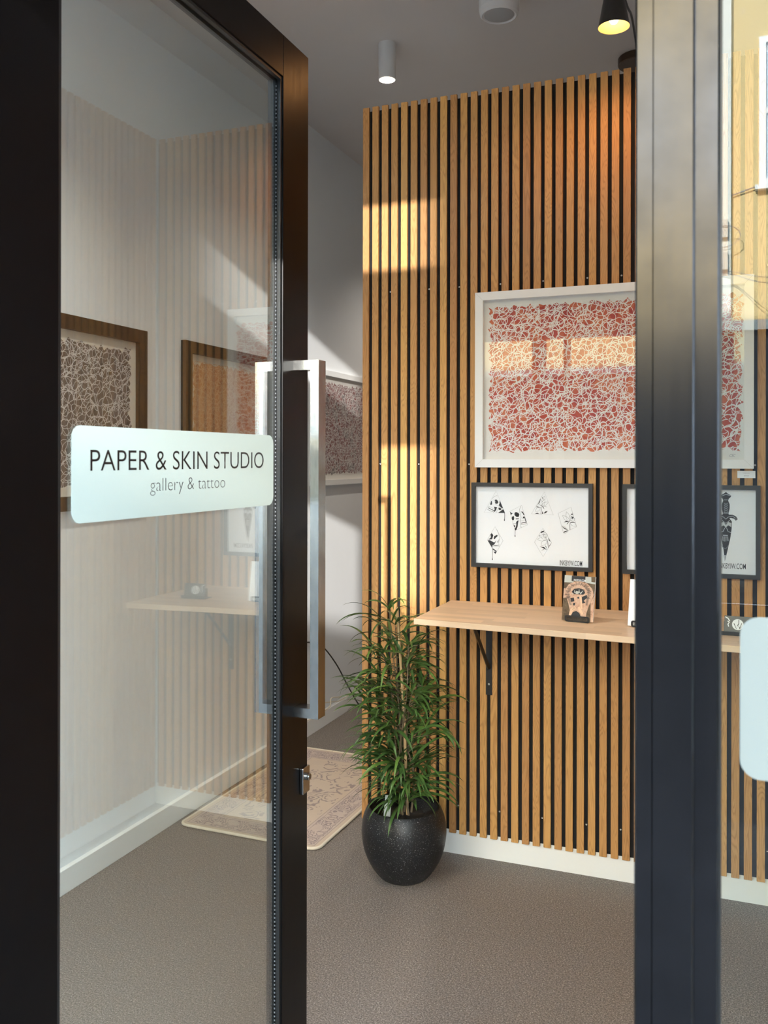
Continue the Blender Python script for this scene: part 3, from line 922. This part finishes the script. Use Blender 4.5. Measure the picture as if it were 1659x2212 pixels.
text('printed_text', 'INKBYJW.COM', M['print'], r, a0 - X0, a1 - X0, z_b - Z0, onY(1580, 1215.5, PY - .006)[1] - Z0, yb - 0.0003, offset=0.003)

# title card under the artwork
r = tag(empty('title_card', (0.0048, 3.2698, 1.4385)), 'small white title card under the right end of the red artwork', 'card')
bxo('card', 0, 0.0565, -0.0035, 0, 0, 0.0245, M['paper'], r)
text('lettering', 'THIN SKIN', M['printgrey'], r, 0.018, 0.0385, 0.0150, 0.0180, -0.0037)
text('lettering', '$950', M['printgrey'], r, 0.0215, 0.036, 0.0060, 0.0092, -0.0037)

# ------------------------------------------------------------------ things on the shelf
SZ = 0.9656
def holder(bm, w):
    """mesh metal leaflet stand: front lip with rounded corners and a diamond mesh, base wires and back frame"""
    lip = rrect(-w / 2, w / 2, 0.001, 0.021, 0.006, 5)
    inn = rrect(-w / 2 + .006, w / 2 - .006, 0.0055, 0.0165, 0.004, 5)
    n = len(lip)
    A_ = [bm.verts.new((x, -0.012, z)) for x, z in lip]; B2 = [bm.verts.new((x, -0.012, z)) for x, z in inn]
    A2 = [bm.verts.new((x, -0.0105, z)) for x, z in lip]
    for i in range(n):
        j = (i + 1) % n
        bm.faces.new((A_[i], A_[j], B2[j], B2[i])); bm.faces.new((A_[j], A_[i], A2[i], A2[j]))
    k = -w / 2 + .006
    while k < w / 2 - .012:
        rib(bm, [(k, 0.0055), (k + 0.006, 0.0165)], 0.0008, -0.0115); rib(bm, [(k + .006, 0.0055), (k, 0.0165)], 0.0008, -0.0114)
        k += 0.0036
    box(bm, -w / 2 + .004, w / 2 - .004, -0.011, 0.045, 0.0005, 0.0022)
    tube(bm, [(-w / 2 + .006, 0.012, 0.002), (-w / 2 + .006, 0.042, 0.10), (w / 2 - .006, 0.042, 0.10), (w / 2 - .006, 0.012, 0.002)], 0.0016, 6)
    tube(bm, [(0, 0.042, 0.10), (0, 0.045, 0.002)], 0.0016, 6)

CT = math.radians(-13)
def card_stand(loc, rz, label_stand, label_card, name):
    st = tag(empty('leaflet_stand', loc, (0, 0, rz)), label_stand, 'leaflet stand')
    bm = bmesh.new(); holder(bm, 0.082); obj('mesh_holder', bm, M['blackmetal'], st)
    cd = tag(empty(name, (0, 0, 0)), label_card, 'card')
    cd.matrix_world = Matrix.Translation(loc) @ Matrix.Rotation(rz, 4, 'Z') @ Matrix.Translation((0, -0.0055, 0.0030)) @ Matrix.Rotation(CT, 4, 'X')
    return st, cd
st, cd = card_stand((-0.483, 2.985, SZ + 0.0003), math.radians(-8), 'black mesh leaflet stand holding the tattoo postcards', 'stack of tattoo photo postcards in a mesh stand on the shelf', 'postcard_stack')
CW, CH = 0.105, 0.148
bxo('cards', -CW / 2, CW / 2, -0.003, 0.003, 0, CH, M['paper'], cd)
def cf(x, y):
    v = (y - 150 - .05 * (x - 330)) / 1500.0
    u = (x - (330 - 120 * v)) / 1180.0
    return (-CW / 2 + min(max(u, 0), 1) * CW, CH * (1 - min(max(v, 0), 1)))
bm = bmesh.new()
def C(pts, mi, lv=0, w=None, close=False):
    y = -0.0032 - lv * 0.0002
    if w: rib(bm, [cf(*p) for p in pts], w, y, mi, close)
    else: poly(bm, [cf(*p) for p in pts], y, mi)
C([(330, 150), (1500, 210), (1400, 1770), (210, 1650)], 0)
C([(330, 150), (610, 165), (590, 350), (680, 365), (650, 400), (300, 390)], 2, 1)
C([(1110, 200), (1340, 215), (1340, 370), (1490, 390), (1480, 450), (1120, 400)], 2, 1)
C([(600, 180), (1120, 200), (1115, 350), (590, 340)], 3, 2)
C([(480, 460), (700, 370), (950, 360), (1200, 430), (1370, 600), (1430, 800), (1330, 1010), (1250, 1150), (1150, 1400), (1130, 1570), (480, 1520), (520, 1300), (470, 1100), (400, 900), (330, 800), (370, 600)], 1, 3)
C([(290, 600), (350, 580), (390, 900), (270, 920)], 1, 2); C([(1440, 830), (1450, 900), (1400, 1770), (1300, 1700), (1310, 1050)], 1, 2)
rnd = random.Random(5)
cx, cy = 850, 770
for k in range(74):
    a = PI * 0.86 + k / 74 * PI * 1.32 if True else 0
    r1 = rnd.uniform(315, 370); r2 = rnd.uniform(400, 500)
    C([(cx + r1 * math.cos(a), cy + r1 * .85 * math.sin(a)), (cx + r2 * 1.03 * math.cos(a), cy + r2 * .80 * math.sin(a))], 3, 4, rnd.uniform(.0006, .0013))
for k in range(16):
    t = k / 15
    C([(430 + 90 * t, 900 + 250 * t), (540 + 60 * t, 880 + 260 * t)], 3, 4, .0008)
    C([(1120 + 40 * (1 - t), 900 + 250 * t), (1260 - 60 * t, 880 + 260 * t)], 3, 4, .0008)
C([(590, 710), (690, 610), (880, 585), (1060, 630), (1110, 740), (1040, 800), (700, 790)], 3, 5)
for p in ([(700, 640), (760, 760), (700, 740)], [(880, 600), (910, 740), (850, 740)], [(1050, 650), (940, 790), (900, 750)], [(560, 740), (700, 790), (620, 800)], [(760, 680), (850, 690), (860, 780), (750, 780)]):
    C(p, 2, 6)
C([(530, 740), (560, 850), (660, 930), (600, 780), (570, 700)], 1, 6)
C([(550, 920), (680, 900), (700, 1020), (580, 1050)], 3, 5); C([(980, 880), (1170, 800), (1180, 900), (1050, 1000), (1120, 1060), (1000, 1090)], 3, 5)
C([(740, 860), (850, 820), (940, 880), (940, 1000), (820, 1080), (720, 980)], 1, 6); C([(810, 880), (880, 870), (890, 930), (820, 935)], 3, 7)
C([(640, 1090), (740, 1060), (720, 1160), (650, 1160)], 3, 5)
C([(900, 830), (970, 880), (1010, 1260), (950, 1270)], 4, 7)
C([(480, 1510), (560, 1280), (700, 1190), (780, 1240), (640, 1350), (560, 1500)], 4, 6)
C([(830, 1210), (900, 1200), (1040, 1420), (980, 1480), (860, 1330)], 4, 6)
C([(560, 1520), (640, 1380), (770, 1340), (880, 1400), (950, 1530)], 3, 7)
C([(230, 1100), (400, 950), (470, 1150), (440, 1500), (300, 1560), (220, 1580)], 0, 4)
for i_ in range(5): C([(600 + i_ * 40, 1330 - i_ * 20), (680 + i_ * 20, 1210 + i_ * 8)], 3, 8, .0005)
obj('tattoo_photo', bm, [M['cardbrown'], M['skin'], M['cardgrey'], M['print'], simple('card_light_skin', (0.78, 0.52, 0.34), 0.6)], cd)
a0, z0 = cf(680, 345); a1, z1 = cf(1140, 265)
text('lettering', 'INKBYJW.COM', M['paper'], cd, a0, a1, z0 - 0.0005, z0 + 0.0065, -0.0052, offset=0.003)

st, cd = card_stand((-0.2685, 2.962, SZ + 0.0003), math.radians(-8), 'black mesh leaflet stand beside the metal post, holding white leaflets', 'stack of white leaflets half hidden by the metal post', 'leaflet_stack')
bxo('leaflets', -CW / 2, CW / 2, -0.003, 0.003, 0, CH, M['paper'], cd)
text('lettering', 'CU', M['print'], cd, -0.0300, -0.0160, 0.1270, 0.1370, -0.0034, offset=0.01)
text('lettering', 'GI', M['print'], cd, -0.0285, -0.0170, 0.1120, 0.1220, -0.0034, offset=0.01)

# business card holder
hx, hz_ = onY(1606, 1368, 2.95)
hb = tag(empty('card_holder', (0.012, 2.945, SZ + 0.0003), (0, 0, math.radians(-4))), 'black business card holder on the shelf behind the shop window', 'card holder')
bm = bmesh.new()
box(bm, -0.052, 0.052, -0.022, 0.030, 0.0, 0.003); box(bm, -0.052, 0.052, -0.022, -0.019, 0.003, 0.012); box(bm, -0.046, 0.046, 0.006, 0.009, 0.003, 0.038)
obj('holder', bm, M['blackmetal'], hb, bevel=0.0006)
cs = tag(empty('business_card_stack', (0, 0, 0)), 'stack of dark business cards with a white round logo in the holder', 'card')
cs.matrix_world = Matrix.Translation((0.012, 2.945, SZ + 0.0033)) @ Matrix.Rotation(math.radians(-4), 4, 'Z') @ Matrix.Translation((0, -0.0125, 0.0008)) @ Matrix.Rotation(math.radians(-14), 4, 'X')
bxo('cards', -0.0435, 0.0435, -0.004, 0.004, 0, 0.054, simple('dark_card', (0.06, 0.06, 0.062), 0.35), cs)
bm = bmesh.new()
poly(bm, [(-0.005 + 0.0165 * math.cos(k * PI / 16), 0.029 + 0.0165 * math.sin(k * PI / 16)) for k in range(32)], -0.0042, 0)
rib(bm, [(-0.016, 0.032), (-0.009, 0.016), (-0.004, 0.030), (0.001, 0.017)], 0.0022, -0.0044, 1)
rib(bm, [(-0.002, 0.044), (-0.002, 0.032), (-0.006, 0.026)], 0.002, -0.0045, 1)
rib(bm, [(0.001, 0.017), (0.006, 0.034)], 0.0016, -0.0044, 1)
rib(bm, [(-0.041, 0.050), (-0.033, 0.046), (-0.028, 0.038)], 0.003, -0.0042, 0)
rib(bm, [(-0.034, 0.038), (-0.029, 0.034), (-0.033, 0.029), (-0.031, 0.021)], 0.0028, -0.0042, 0)
obj('round_logo', bm, [M['paper'], M['print']], cs)

# ------------------------------------------------------------------ potted plant
PXc, PYc = -1.113, 3.045
pl = tag(empty('potted_plant', (PXc, PYc, 0)), 'tall narrow leaved plant in a speckled black round pot on the floor', 'plant')
bm = bmesh.new()
prof = [(0, 0.0), (0.078, 0.0), (0.088, 0.004), (0.110, 0.030), (0.131, 0.065), (0.1455, 0.105), (0.1525, 0.150), (0.1525, 0.180), (0.147, 0.212), (0.137, 0.238), (0.130, 0.250), (0.126, 0.252), (0.1225, 0.248), (0.128, 0.232), (0.134, 0.21), (0.12, 0.195), (0, 0.195)]
pts = spline([(r_, 0, z_) for r_, z_ in prof[1:14]], 4)
lathe(bm, [(0, 0)] + [(p.x, p.z) for p in pts] + [(0, 0.20)], 72)
obj('pot', bm, M['pot'], pl, smooth=True)
bm = bmesh.new()
rnd = random.Random(2)
lathe(bm, [(0, 0.222), (0.05, 0.220), (0.09, 0.216), (0.1335, 0.212)], 40)
for v in bm.verts: v.co.z += rnd.uniform(-.003, .003)
obj('soil', bm, M['soil'], pl)
bm = bmesh.new()
tube(bm, [(0.018, -0.01, 0.20), (0.004, -0.008, 0.55), (-0.028, 0, 0.965)], 0.0050, 8)
obj('stake', bm, M['stake'], pl)
# stems
stems = []
rnd = random.Random(19)
bm = bmesh.new()
for k, (tx, ty, tz) in enumerate(((-0.055, -0.01, 0.955), (-0.035, 0.0, 0.90), (-0.07, -0.03, 0.80), (0.03, -0.04, 0.84), (-0.01, 0.03, 0.78), (0.045, 0.0, 0.70), (-0.08, 0.02, 0.62))):
    b = (rnd.uniform(-.025, .025), rnd.uniform(-.025, .025), 0.205)
    s = spline([b, (b[0] * .6 + rnd.uniform(-.02, .02), b[1] * .6 + rnd.uniform(-.02, .02), 0.38), (tx * .5 + rnd.uniform(-.015, .015), ty * .5, 0.30 + tz * .42), (tx, ty, tz)], 8)
    stems.append(s)
    tube(bm, s, [0.0048 * (1 - .75 * i / len(s)) for i in range(len(s))], 6)
twigs = []
for s in stems:
    for i in range(5, len(s) - 1):
        for _ in range(2):
            if rnd.random() < 0.50:
                a = rnd.uniform(0, 2 * PI)
                hrel = (s[i].z - 0.25) / 0.7
                L = rnd.uniform(.04, .115) * (1.15 - .6 * hrel)
                d = Vector((math.cos(a), math.sin(a), rnd.uniform(.25, .9))).normalized()
                p1 = s[i] + d * L * .55; p2 = s[i] + d * L + Vector((0, 0, -0.01))
                tube(bm, [s[i], p1, p2], [0.0018, 0.0013, 0.0009], 5)
                twigs.append((s[i], p1, p2, a))
obj('stem', bm, M['stem'], pl, smooth=True)
bm = bmesh.new()
tone = []
def leaf(base, a, L, w, rise, droop, tn):
    n = 9
    dirh = Vector((math.cos(a), math.sin(a), 0)); side = Vector((-math.sin(a), math.cos(a), 0))
    p = Vector(base); ang = rise
    prev = None
    tw = rnd.uniform(-.5, .5)
    for i in range(n + 1):
        t = i / n
        ww = w * (math.sin(PI * min(1, (t * .93 + .05)) ** .75) ** .8) * (1 if i < n else 0.02)
        d = dirh * math.cos(ang) + Vector((0, 0, math.sin(ang)))
        up = -dirh * math.sin(ang) + Vector((0, 0, math.cos(ang)))
        sd = side * math.cos(tw) + up * math.sin(tw)
        nr = up * math.cos(tw) - side * math.sin(tw)
        p.y = min(p.y, 3.262 - PYc)
        row = [bm.verts.new(p - sd * ww / 2 + nr * ww * .16), bm.verts.new(p), bm.verts.new(p + sd * ww / 2 + nr * ww * .16)]
        tone.extend([tn, min(1, tn + .25), tn])
        if prev:
            bm.faces.new((prev[0], prev[1], row[1], row[0])); bm.faces.new((prev[1], prev[2], row[2], row[1]))
        prev = row
        p = p + d * (L / n)
        ang -= droop / n * (0.5 + t)
def okleaf(base, a, L):
    # keep the tips on the room side of the slat wall
    ty = base.y + PYc + math.sin(a) * L * .8
    return ty < 3.255
cnt = 0
for s0_, p1, p2, a in twigs:
    hrel = (p2.z - 0.25) / 0.7
    for k in range(rnd.choice((2, 3, 3))):
        base = p2 if k < 2 else p1
        aa = a + rnd.uniform(-1.3, 1.3)
        L = rnd.uniform(.12, .215) * (1.08 - .22 * max(0, hrel))
        if not okleaf(base, aa, L):
            aa = -abs(aa % PI) if rnd.random() < .5 else rnd.uniform(PI * .95, PI * 2.05)
            if not okleaf(base, aa, L): continue
        tn = 0.85 if rnd.random() < .07 else rnd.uniform(0, .45)
        leaf(base, aa, L, rnd.uniform(.010, .0155), rnd.uniform(.25, 1.0), rnd.uniform(1.2, 2.1), tn); cnt += 1
for s in stems[:4]:
    for k in range(6):
        aa = rnd.uniform(PI * .9, PI * 2.1)
        leaf(s[-1], aa, rnd.uniform(.09, .15), .012, rnd.uniform(.5, 1.2), rnd.uniform(1.4, 2.2), rnd.uniform(.1, .6))
for s in stems:
    for k in range(9):
        aa = rnd.uniform(PI * .85, PI * 2.15)
        leaf(s[rnd.randint(3, 7)], aa, rnd.uniform(.13, .21), .014, rnd.uniform(.2, .9), rnd.uniform(1.2, 1.9), rnd.uniform(0, .5))
for k in range(20):
    aa = rnd.uniform(PI * .92, PI * 1.5)
    s = stems[k % len(stems)]
    leaf(s[rnd.randint(6, 17)], aa, rnd.uniform(.19, .27), .0145, rnd.uniform(.35, .8), rnd.uniform(1.1, 1.7), rnd.uniform(0, .4))
for v in bm.verts: v.co.y = min(v.co.y, 3.2665 - PYc)
me_leaf = obj('foliage', bm, M['leaf'], pl, smooth=True)
at = me_leaf.data.attributes.new('tone', 'FLOAT', 'POINT')
for i, v in enumerate(tone): at.data[i].value = v
bm = bmesh.new(); box(bm, -0.012, 0.012, -0.0008, 0.0008, 0, 0.075)
obj('plant_tag', bm, M['tag'], pl, loc=(-0.045, -0.055, 0.225), rot=(-0.12, 0.08, 0.3))

# ------------------------------------------------------------------ rug
RW, RH = 0.630, 1.060
rg = tag(empty('rug', (-2.118, 3.118, 0.0005), (0, 0, math.radians(-1.2))), 'faded beige rug with a worn floral pattern and cream edge', 'rug')
def outline(r, n=8): return rrect(0, RW, 0, RH, r, n)
bm = bmesh.new()
ol = outline(0.035)
top = [bm.verts.new((x, y, 0.009)) for x, y in ol]; bot = [bm.verts.new((x, y, 0.0)) for x, y in ol]
bm.faces.new(top); bm.faces.new(bot[::-1])
for i in range(len(ol)):
    j = (i + 1) % len(ol); bm.faces.new((top[i], bot[i], bot[j], top[j]))
bmesh.ops.recalc_face_normals(bm, faces=bm.faces)
obj('pile', bm, m_rug(RW, RH), rg)
bm = bmesh.new()
tube(bm, [(x, y, 0.0062) for x, y in ol] + [(ol[0][0], ol[0][1], 0.0062)], 0.0062, 8, caps=False)
obj('edge_binding', bm, M['rugedge'], rg, smooth=True)

# ------------------------------------------------------------------ cables
bm = bmesh.new()
tube(bm, spline([(XL + 0.006, 4.30, 0.52), (-2.155, 4.52, 0.47), (-2.12, 4.66, 0.34), (-2.075, 4.76, 0.17), (-2.03, 4.83, 0.05), (-1.98, 4.90, 0.005), (-1.88, 5.02, 0.0045)], 8), 0.004, 8)
tag(obj('power_cable', bm, M['cableblack'], smooth=True), 'black cable hanging from the white wall to the floor behind the plant', 'cable')
bm = bmesh.new()
tube(bm, spline([(-2.155, 4.2, 0.0885), (-2.150, 4.62, 0.0885), (-2.163, 4.70, 0.125), (-2.160, 4.85, 0.10), (-2.156, 5.10, 0.0885), (-2.160, 5.5, 0.0885), (-2.156, 6.2, 0.0885)], 8), 0.003, 6)
tube(bm, spline([(-2.160, 4.55, 0.135), (-2.158, 4.70, 0.105), (-2.152, 4.80, 0.089), (-2.151, 5.05, 0.094), (-2.153, 5.4, 0.089), (-2.153, 6.0, 0.089)], 8), 0.0026, 6)
tag(obj('cream_cable', bm, M['cablecream'], smooth=True), 'cream cables lying on the ledge of the white baseboard', 'cable')

# ------------------------------------------------------------------ ceiling fittings
def downlight(loc, label, power):
    dl = tag(empty('ceiling_downlight', loc), label, 'ceiling light', 'ceiling downlights')
    bm = bmesh.new(); lathe(bm, [(0, 0), (0.038, 0), (0.038, -0.158), (0.0345, -0.158), (0.033, -0.12), (0, -0.12)], 40)
    obj('housing', bm, M['whiteplastic'], dl, smooth=False)
    bm = bmesh.new(); lathe(bm, [(0, -0.126), (0.028, -0.126), (0.028, -0.122), (0, -0.122)], 24)
    obj('lamp', bm, M['downbulb'], dl)
    l = bpy.data.lights.new('downlight_beam', 'SPOT'); l.energy = power; l.color = (1, 0.90, 0.76)
    l.spot_size = math.radians(120); l.spot_blend = 0.8; l.shadow_soft_size = 0.025
    lo_ = bpy.data.objects.new('downlight_beam', l); COL.objects.link(lo_); lo_.parent = dl; lo_.location = (0, 0, -0.135)
downlight((-1.426, 3.669, CE), 'white cylinder downlight on the ceiling left of the slat wall top', 8)
downlight((-1.426, 1.95, CE), 'white cylinder downlight on the ceiling nearest the street, above the door', 22)  # extra unseen fitting, added to brighten the left wall and floor
downlight((-1.426, 5.40, CE), 'white cylinder downlight on the ceiling at the end of the passage', 12)  # extra unseen fitting, added to brighten the passage

sp = tag(empty('ceiling_speaker', (-0.853, 3.387, CE)), 'white round ceiling speaker above the slat wall', 'speaker')
bm = bmesh.new(); lathe(bm, [(0, 0), (0.078, 0), (0.078, -0.085), (0.074, -0.103), (0.066, -0.110), (0.062, -0.106), (0, -0.106)], 56)
obj('housing', bm, M['whiteplastic'], sp, smooth=False, )
bm = bmesh.new(); lathe(bm, [(0, -0.112), (0.046, -0.110), (0.058, -0.106)], 48)
obj('grille', bm, M['greymesh'], sp, smooth=True)

# many-armed ceiling lamp
lamp = tag(empty('spider_ceiling_lamp', (-0.415, 4.20, CE)), 'black ceiling lamp with curved arms and cone shades with glowing bulbs', 'ceiling light')
bm = bmesh.new(); lathe(bm, [(0, 0), (0.085, 0), (0.088, -0.004), (0.088, -0.032), (0.085, -0.036), (0, -0.036)], 48)
obj('ceiling_rose', bm, M['brass'], lamp)
def head(dx, dy, z, via):
    bm = bmesh.new(); tube(bm, spline(via, 8), 0.0045, 8)
    obj('arm', bm, M['blackmetal'], lamp, smooth=True)
    bm = bmesh.new()
    lathe(bm, [(0, 0.150), (0.018, 0.150), (0.024, 0.142), (0.050, 0.0)], 48, (dx, dy, z))
    lathe(bm, [(0.0493, 0.0005), (0.0235, 0.138), (0, 0.138)], 48, (dx, dy, z), 1)
    lathe(bm, [(0.050, 0.0), (0.0493, 0.0005)], 48, (dx, dy, z), 1)
    sh_ = obj('shade', bm, [M['blackmetal'], M['shadein']], lamp)
    bm = bmesh.new(); lathe(bm, [(0, 0.010), (0.010, 0.013), (0.0165, 0.025), (0.017, 0.035), (0.012, 0.055), (0.009, 0.075), (0, 0.075)], 24, (dx, dy, z))
    obj('bulb', bm, M['bulb'], lamp, smooth=True)
    l = bpy.data.lights.new('bulb_light', 'SPOT'); l.energy = 2.0; l.color = (1, 0.45, 0.15); l.shadow_soft_size = 0.012; l.spot_size = math.radians(165); l.spot_blend = 0.9
    o = bpy.data.objects.new('bulb_light', l); COL.objects.link(o); o.parent = lamp; o.location = (dx, dy, z - 0.001)
def rel(x, y, z): return (x + 0.415, y - 4.20, z - CE)
head(*rel(-0.369, 2.97, 2.896), [rel(-0.41, 4.2, 3.29), rel(-0.395, 3.85, 3.275), rel(-0.383, 3.61, 3.235), rel(-0.374, 3.40, 3.165), rel(-0.371, 3.12, 3.12), rel(-0.369, 2.985, 3.085), rel(-0.369, 2.97, 3.045)])
head(*rel(-0.50, 5.30, 2.95), [rel(-0.42, 4.2, 3.29), rel(-0.45, 4.6, 3.275), rel(-0.48, 5.0, 3.23), rel(-0.50, 5.27, 3.17), rel(-0.50, 5.30, 3.095)])  # second head added out of sight behind the partition; lights the back room

# ------------------------------------------------------------------ the street opposite, seen mirrored in the glass
tag(bxo('pavement', -14, 14, -2.2, 0.86, -0.16, -0.02, M['pavement']), 'pavement', 'pavement', kind='structure')
tag(bxo('street', -14, 14, -9.0, -2.2, -0.26, -0.12, M['asphalt']), 'street', 'street', kind='structure')
YB = -9.0
b = tag(empty('yellow_building', (0, YB, 0)), 'yellow rendered building mirrored at the top of the shop window', 'building')
bxo('wall', -9, 1.145, -5, 0, 2.95, 8.2, M['yellow'], b)
bxo('ground_floor', -9, 1.145, -5, -0.02, -0.12, 2.95, M['greystone'], b)
bxo('pilaster', -0.30, -0.055, 0, 0.10, 2.95, 8.2, M['palestone'], b)
bxo('string_course', -9, 1.145, 0, 0.05, 2.95, 3.06, M['palestone'], b)
def win(x0, x1, z0, z1, pane='blind', fr='framewhite'):
    bm = bmesh.new()
    t = 0.07
    box(bm, x0, x0 + t, 0, 0.05, z0, z1); box(bm, x1 - t, x1, 0, 0.05, z0, z1); box(bm, x0 + t, x1 - t, 0, 0.05, z1 - t, z1); box(bm, x0 - .04, x1 + .04, 0, 0.09, z0 - .05, z0)
    box(bm, x0 + t, x1 - t, 0, 0.05, z0, z0 + t); box(bm, x0 + t, x1 - t, 0, 0.04, (z0 + z1) / 2 - .03, (z0 + z1) / 2 + .03)
    wf = obj('window', bm, M[fr], b)
    bxo('pane', x0 + t, x1 - t, 0.0, 0.012, z0 + t, z1 - t, M[pane], wf)
win(0.235, 1.0, 4.55, 6.2)
for xx in (-1.7, -3.2, -4.7, -6.2): win(xx, xx + 0.9, 4.55, 6.2)
for xx in (-8, -5, -2.2): win(xx, xx + 1.6, 0.4, 2.5, 'darkglass', 'greystone')
for (bxx, bz) in ((-0.155, 3.98), (-0.155, 3.62)):
    bxo('junction_box', bxx, bxx + 0.07, 0.10, 0.16, bz, bz + 0.20, M['cardgrey'], b)
bm = bmesh.new()
tube(bm, spline([(-0.4, 0.14, 4.05), (-0.12, 0.18, 4.1), (0.02, 0.15, 4.05), (0.03, 0.15, 3.95), (-0.08, 0.14, 3.88), (-0.3, 0.14, 3.86)], 8), 0.0045, 6)
tube(bm, spline([(-0.6, 0.14, 3.56), (-0.12, 0.16, 3.60), (0.3, 0.6, 3.42), (1.2, 1.4, 3.2)], 8), 0.0045, 6)
tube(bm, spline([(-0.6, 0.14, 3.54), (-0.10, 0.16, 3.57), (0.3, 0.6, 3.36), (1.2, 1.4, 3.1)], 8), 0.0045, 6)
tube(bm, spline([(-0.05, 0.03, 4.47), (0.235, 0.04, 4.55)], 4), 0.008, 6)
obj('wires', bm, M['printgrey'], b)
tag(bxo('glint_beam_blocker', 1.2, 2.13, -13, -9.05, -0.12, 4.2, M['greystone']), 'low grey building between the yellow and the pale building', 'building')  # added blocker; its top edge sets the lower limit of the glint beam
b = tag(empty('pale_building', (0, YB, 0)), 'pale building on the other side of the street', 'building')
bm = bmesh.new()
A = [(2.14, 0), (9, 0), (9, -5), (4.0, -5)]  # slanted side lets the glint beam pass; front corner limits its right edge
lo = [bm.verts.new((x, y, -0.12)) for x, y in A]; hi = [bm.verts.new((x, y, 8.0)) for x, y in A]
bm.faces.new(lo); bm.faces.new(hi[::-1])
for i in range(4): bm.faces.new((lo[i], hi[i], hi[(i + 1) % 4], lo[(i + 1) % 4]))
bmesh.ops.recalc_face_normals(bm, faces=bm.faces)
obj('wall', bm, M['palestone'], b)
for xx in (3.0, 4.8, 6.6):
    for zz in (0.9, 4.6): win(xx, xx + 0.9, zz, zz + 1.6)
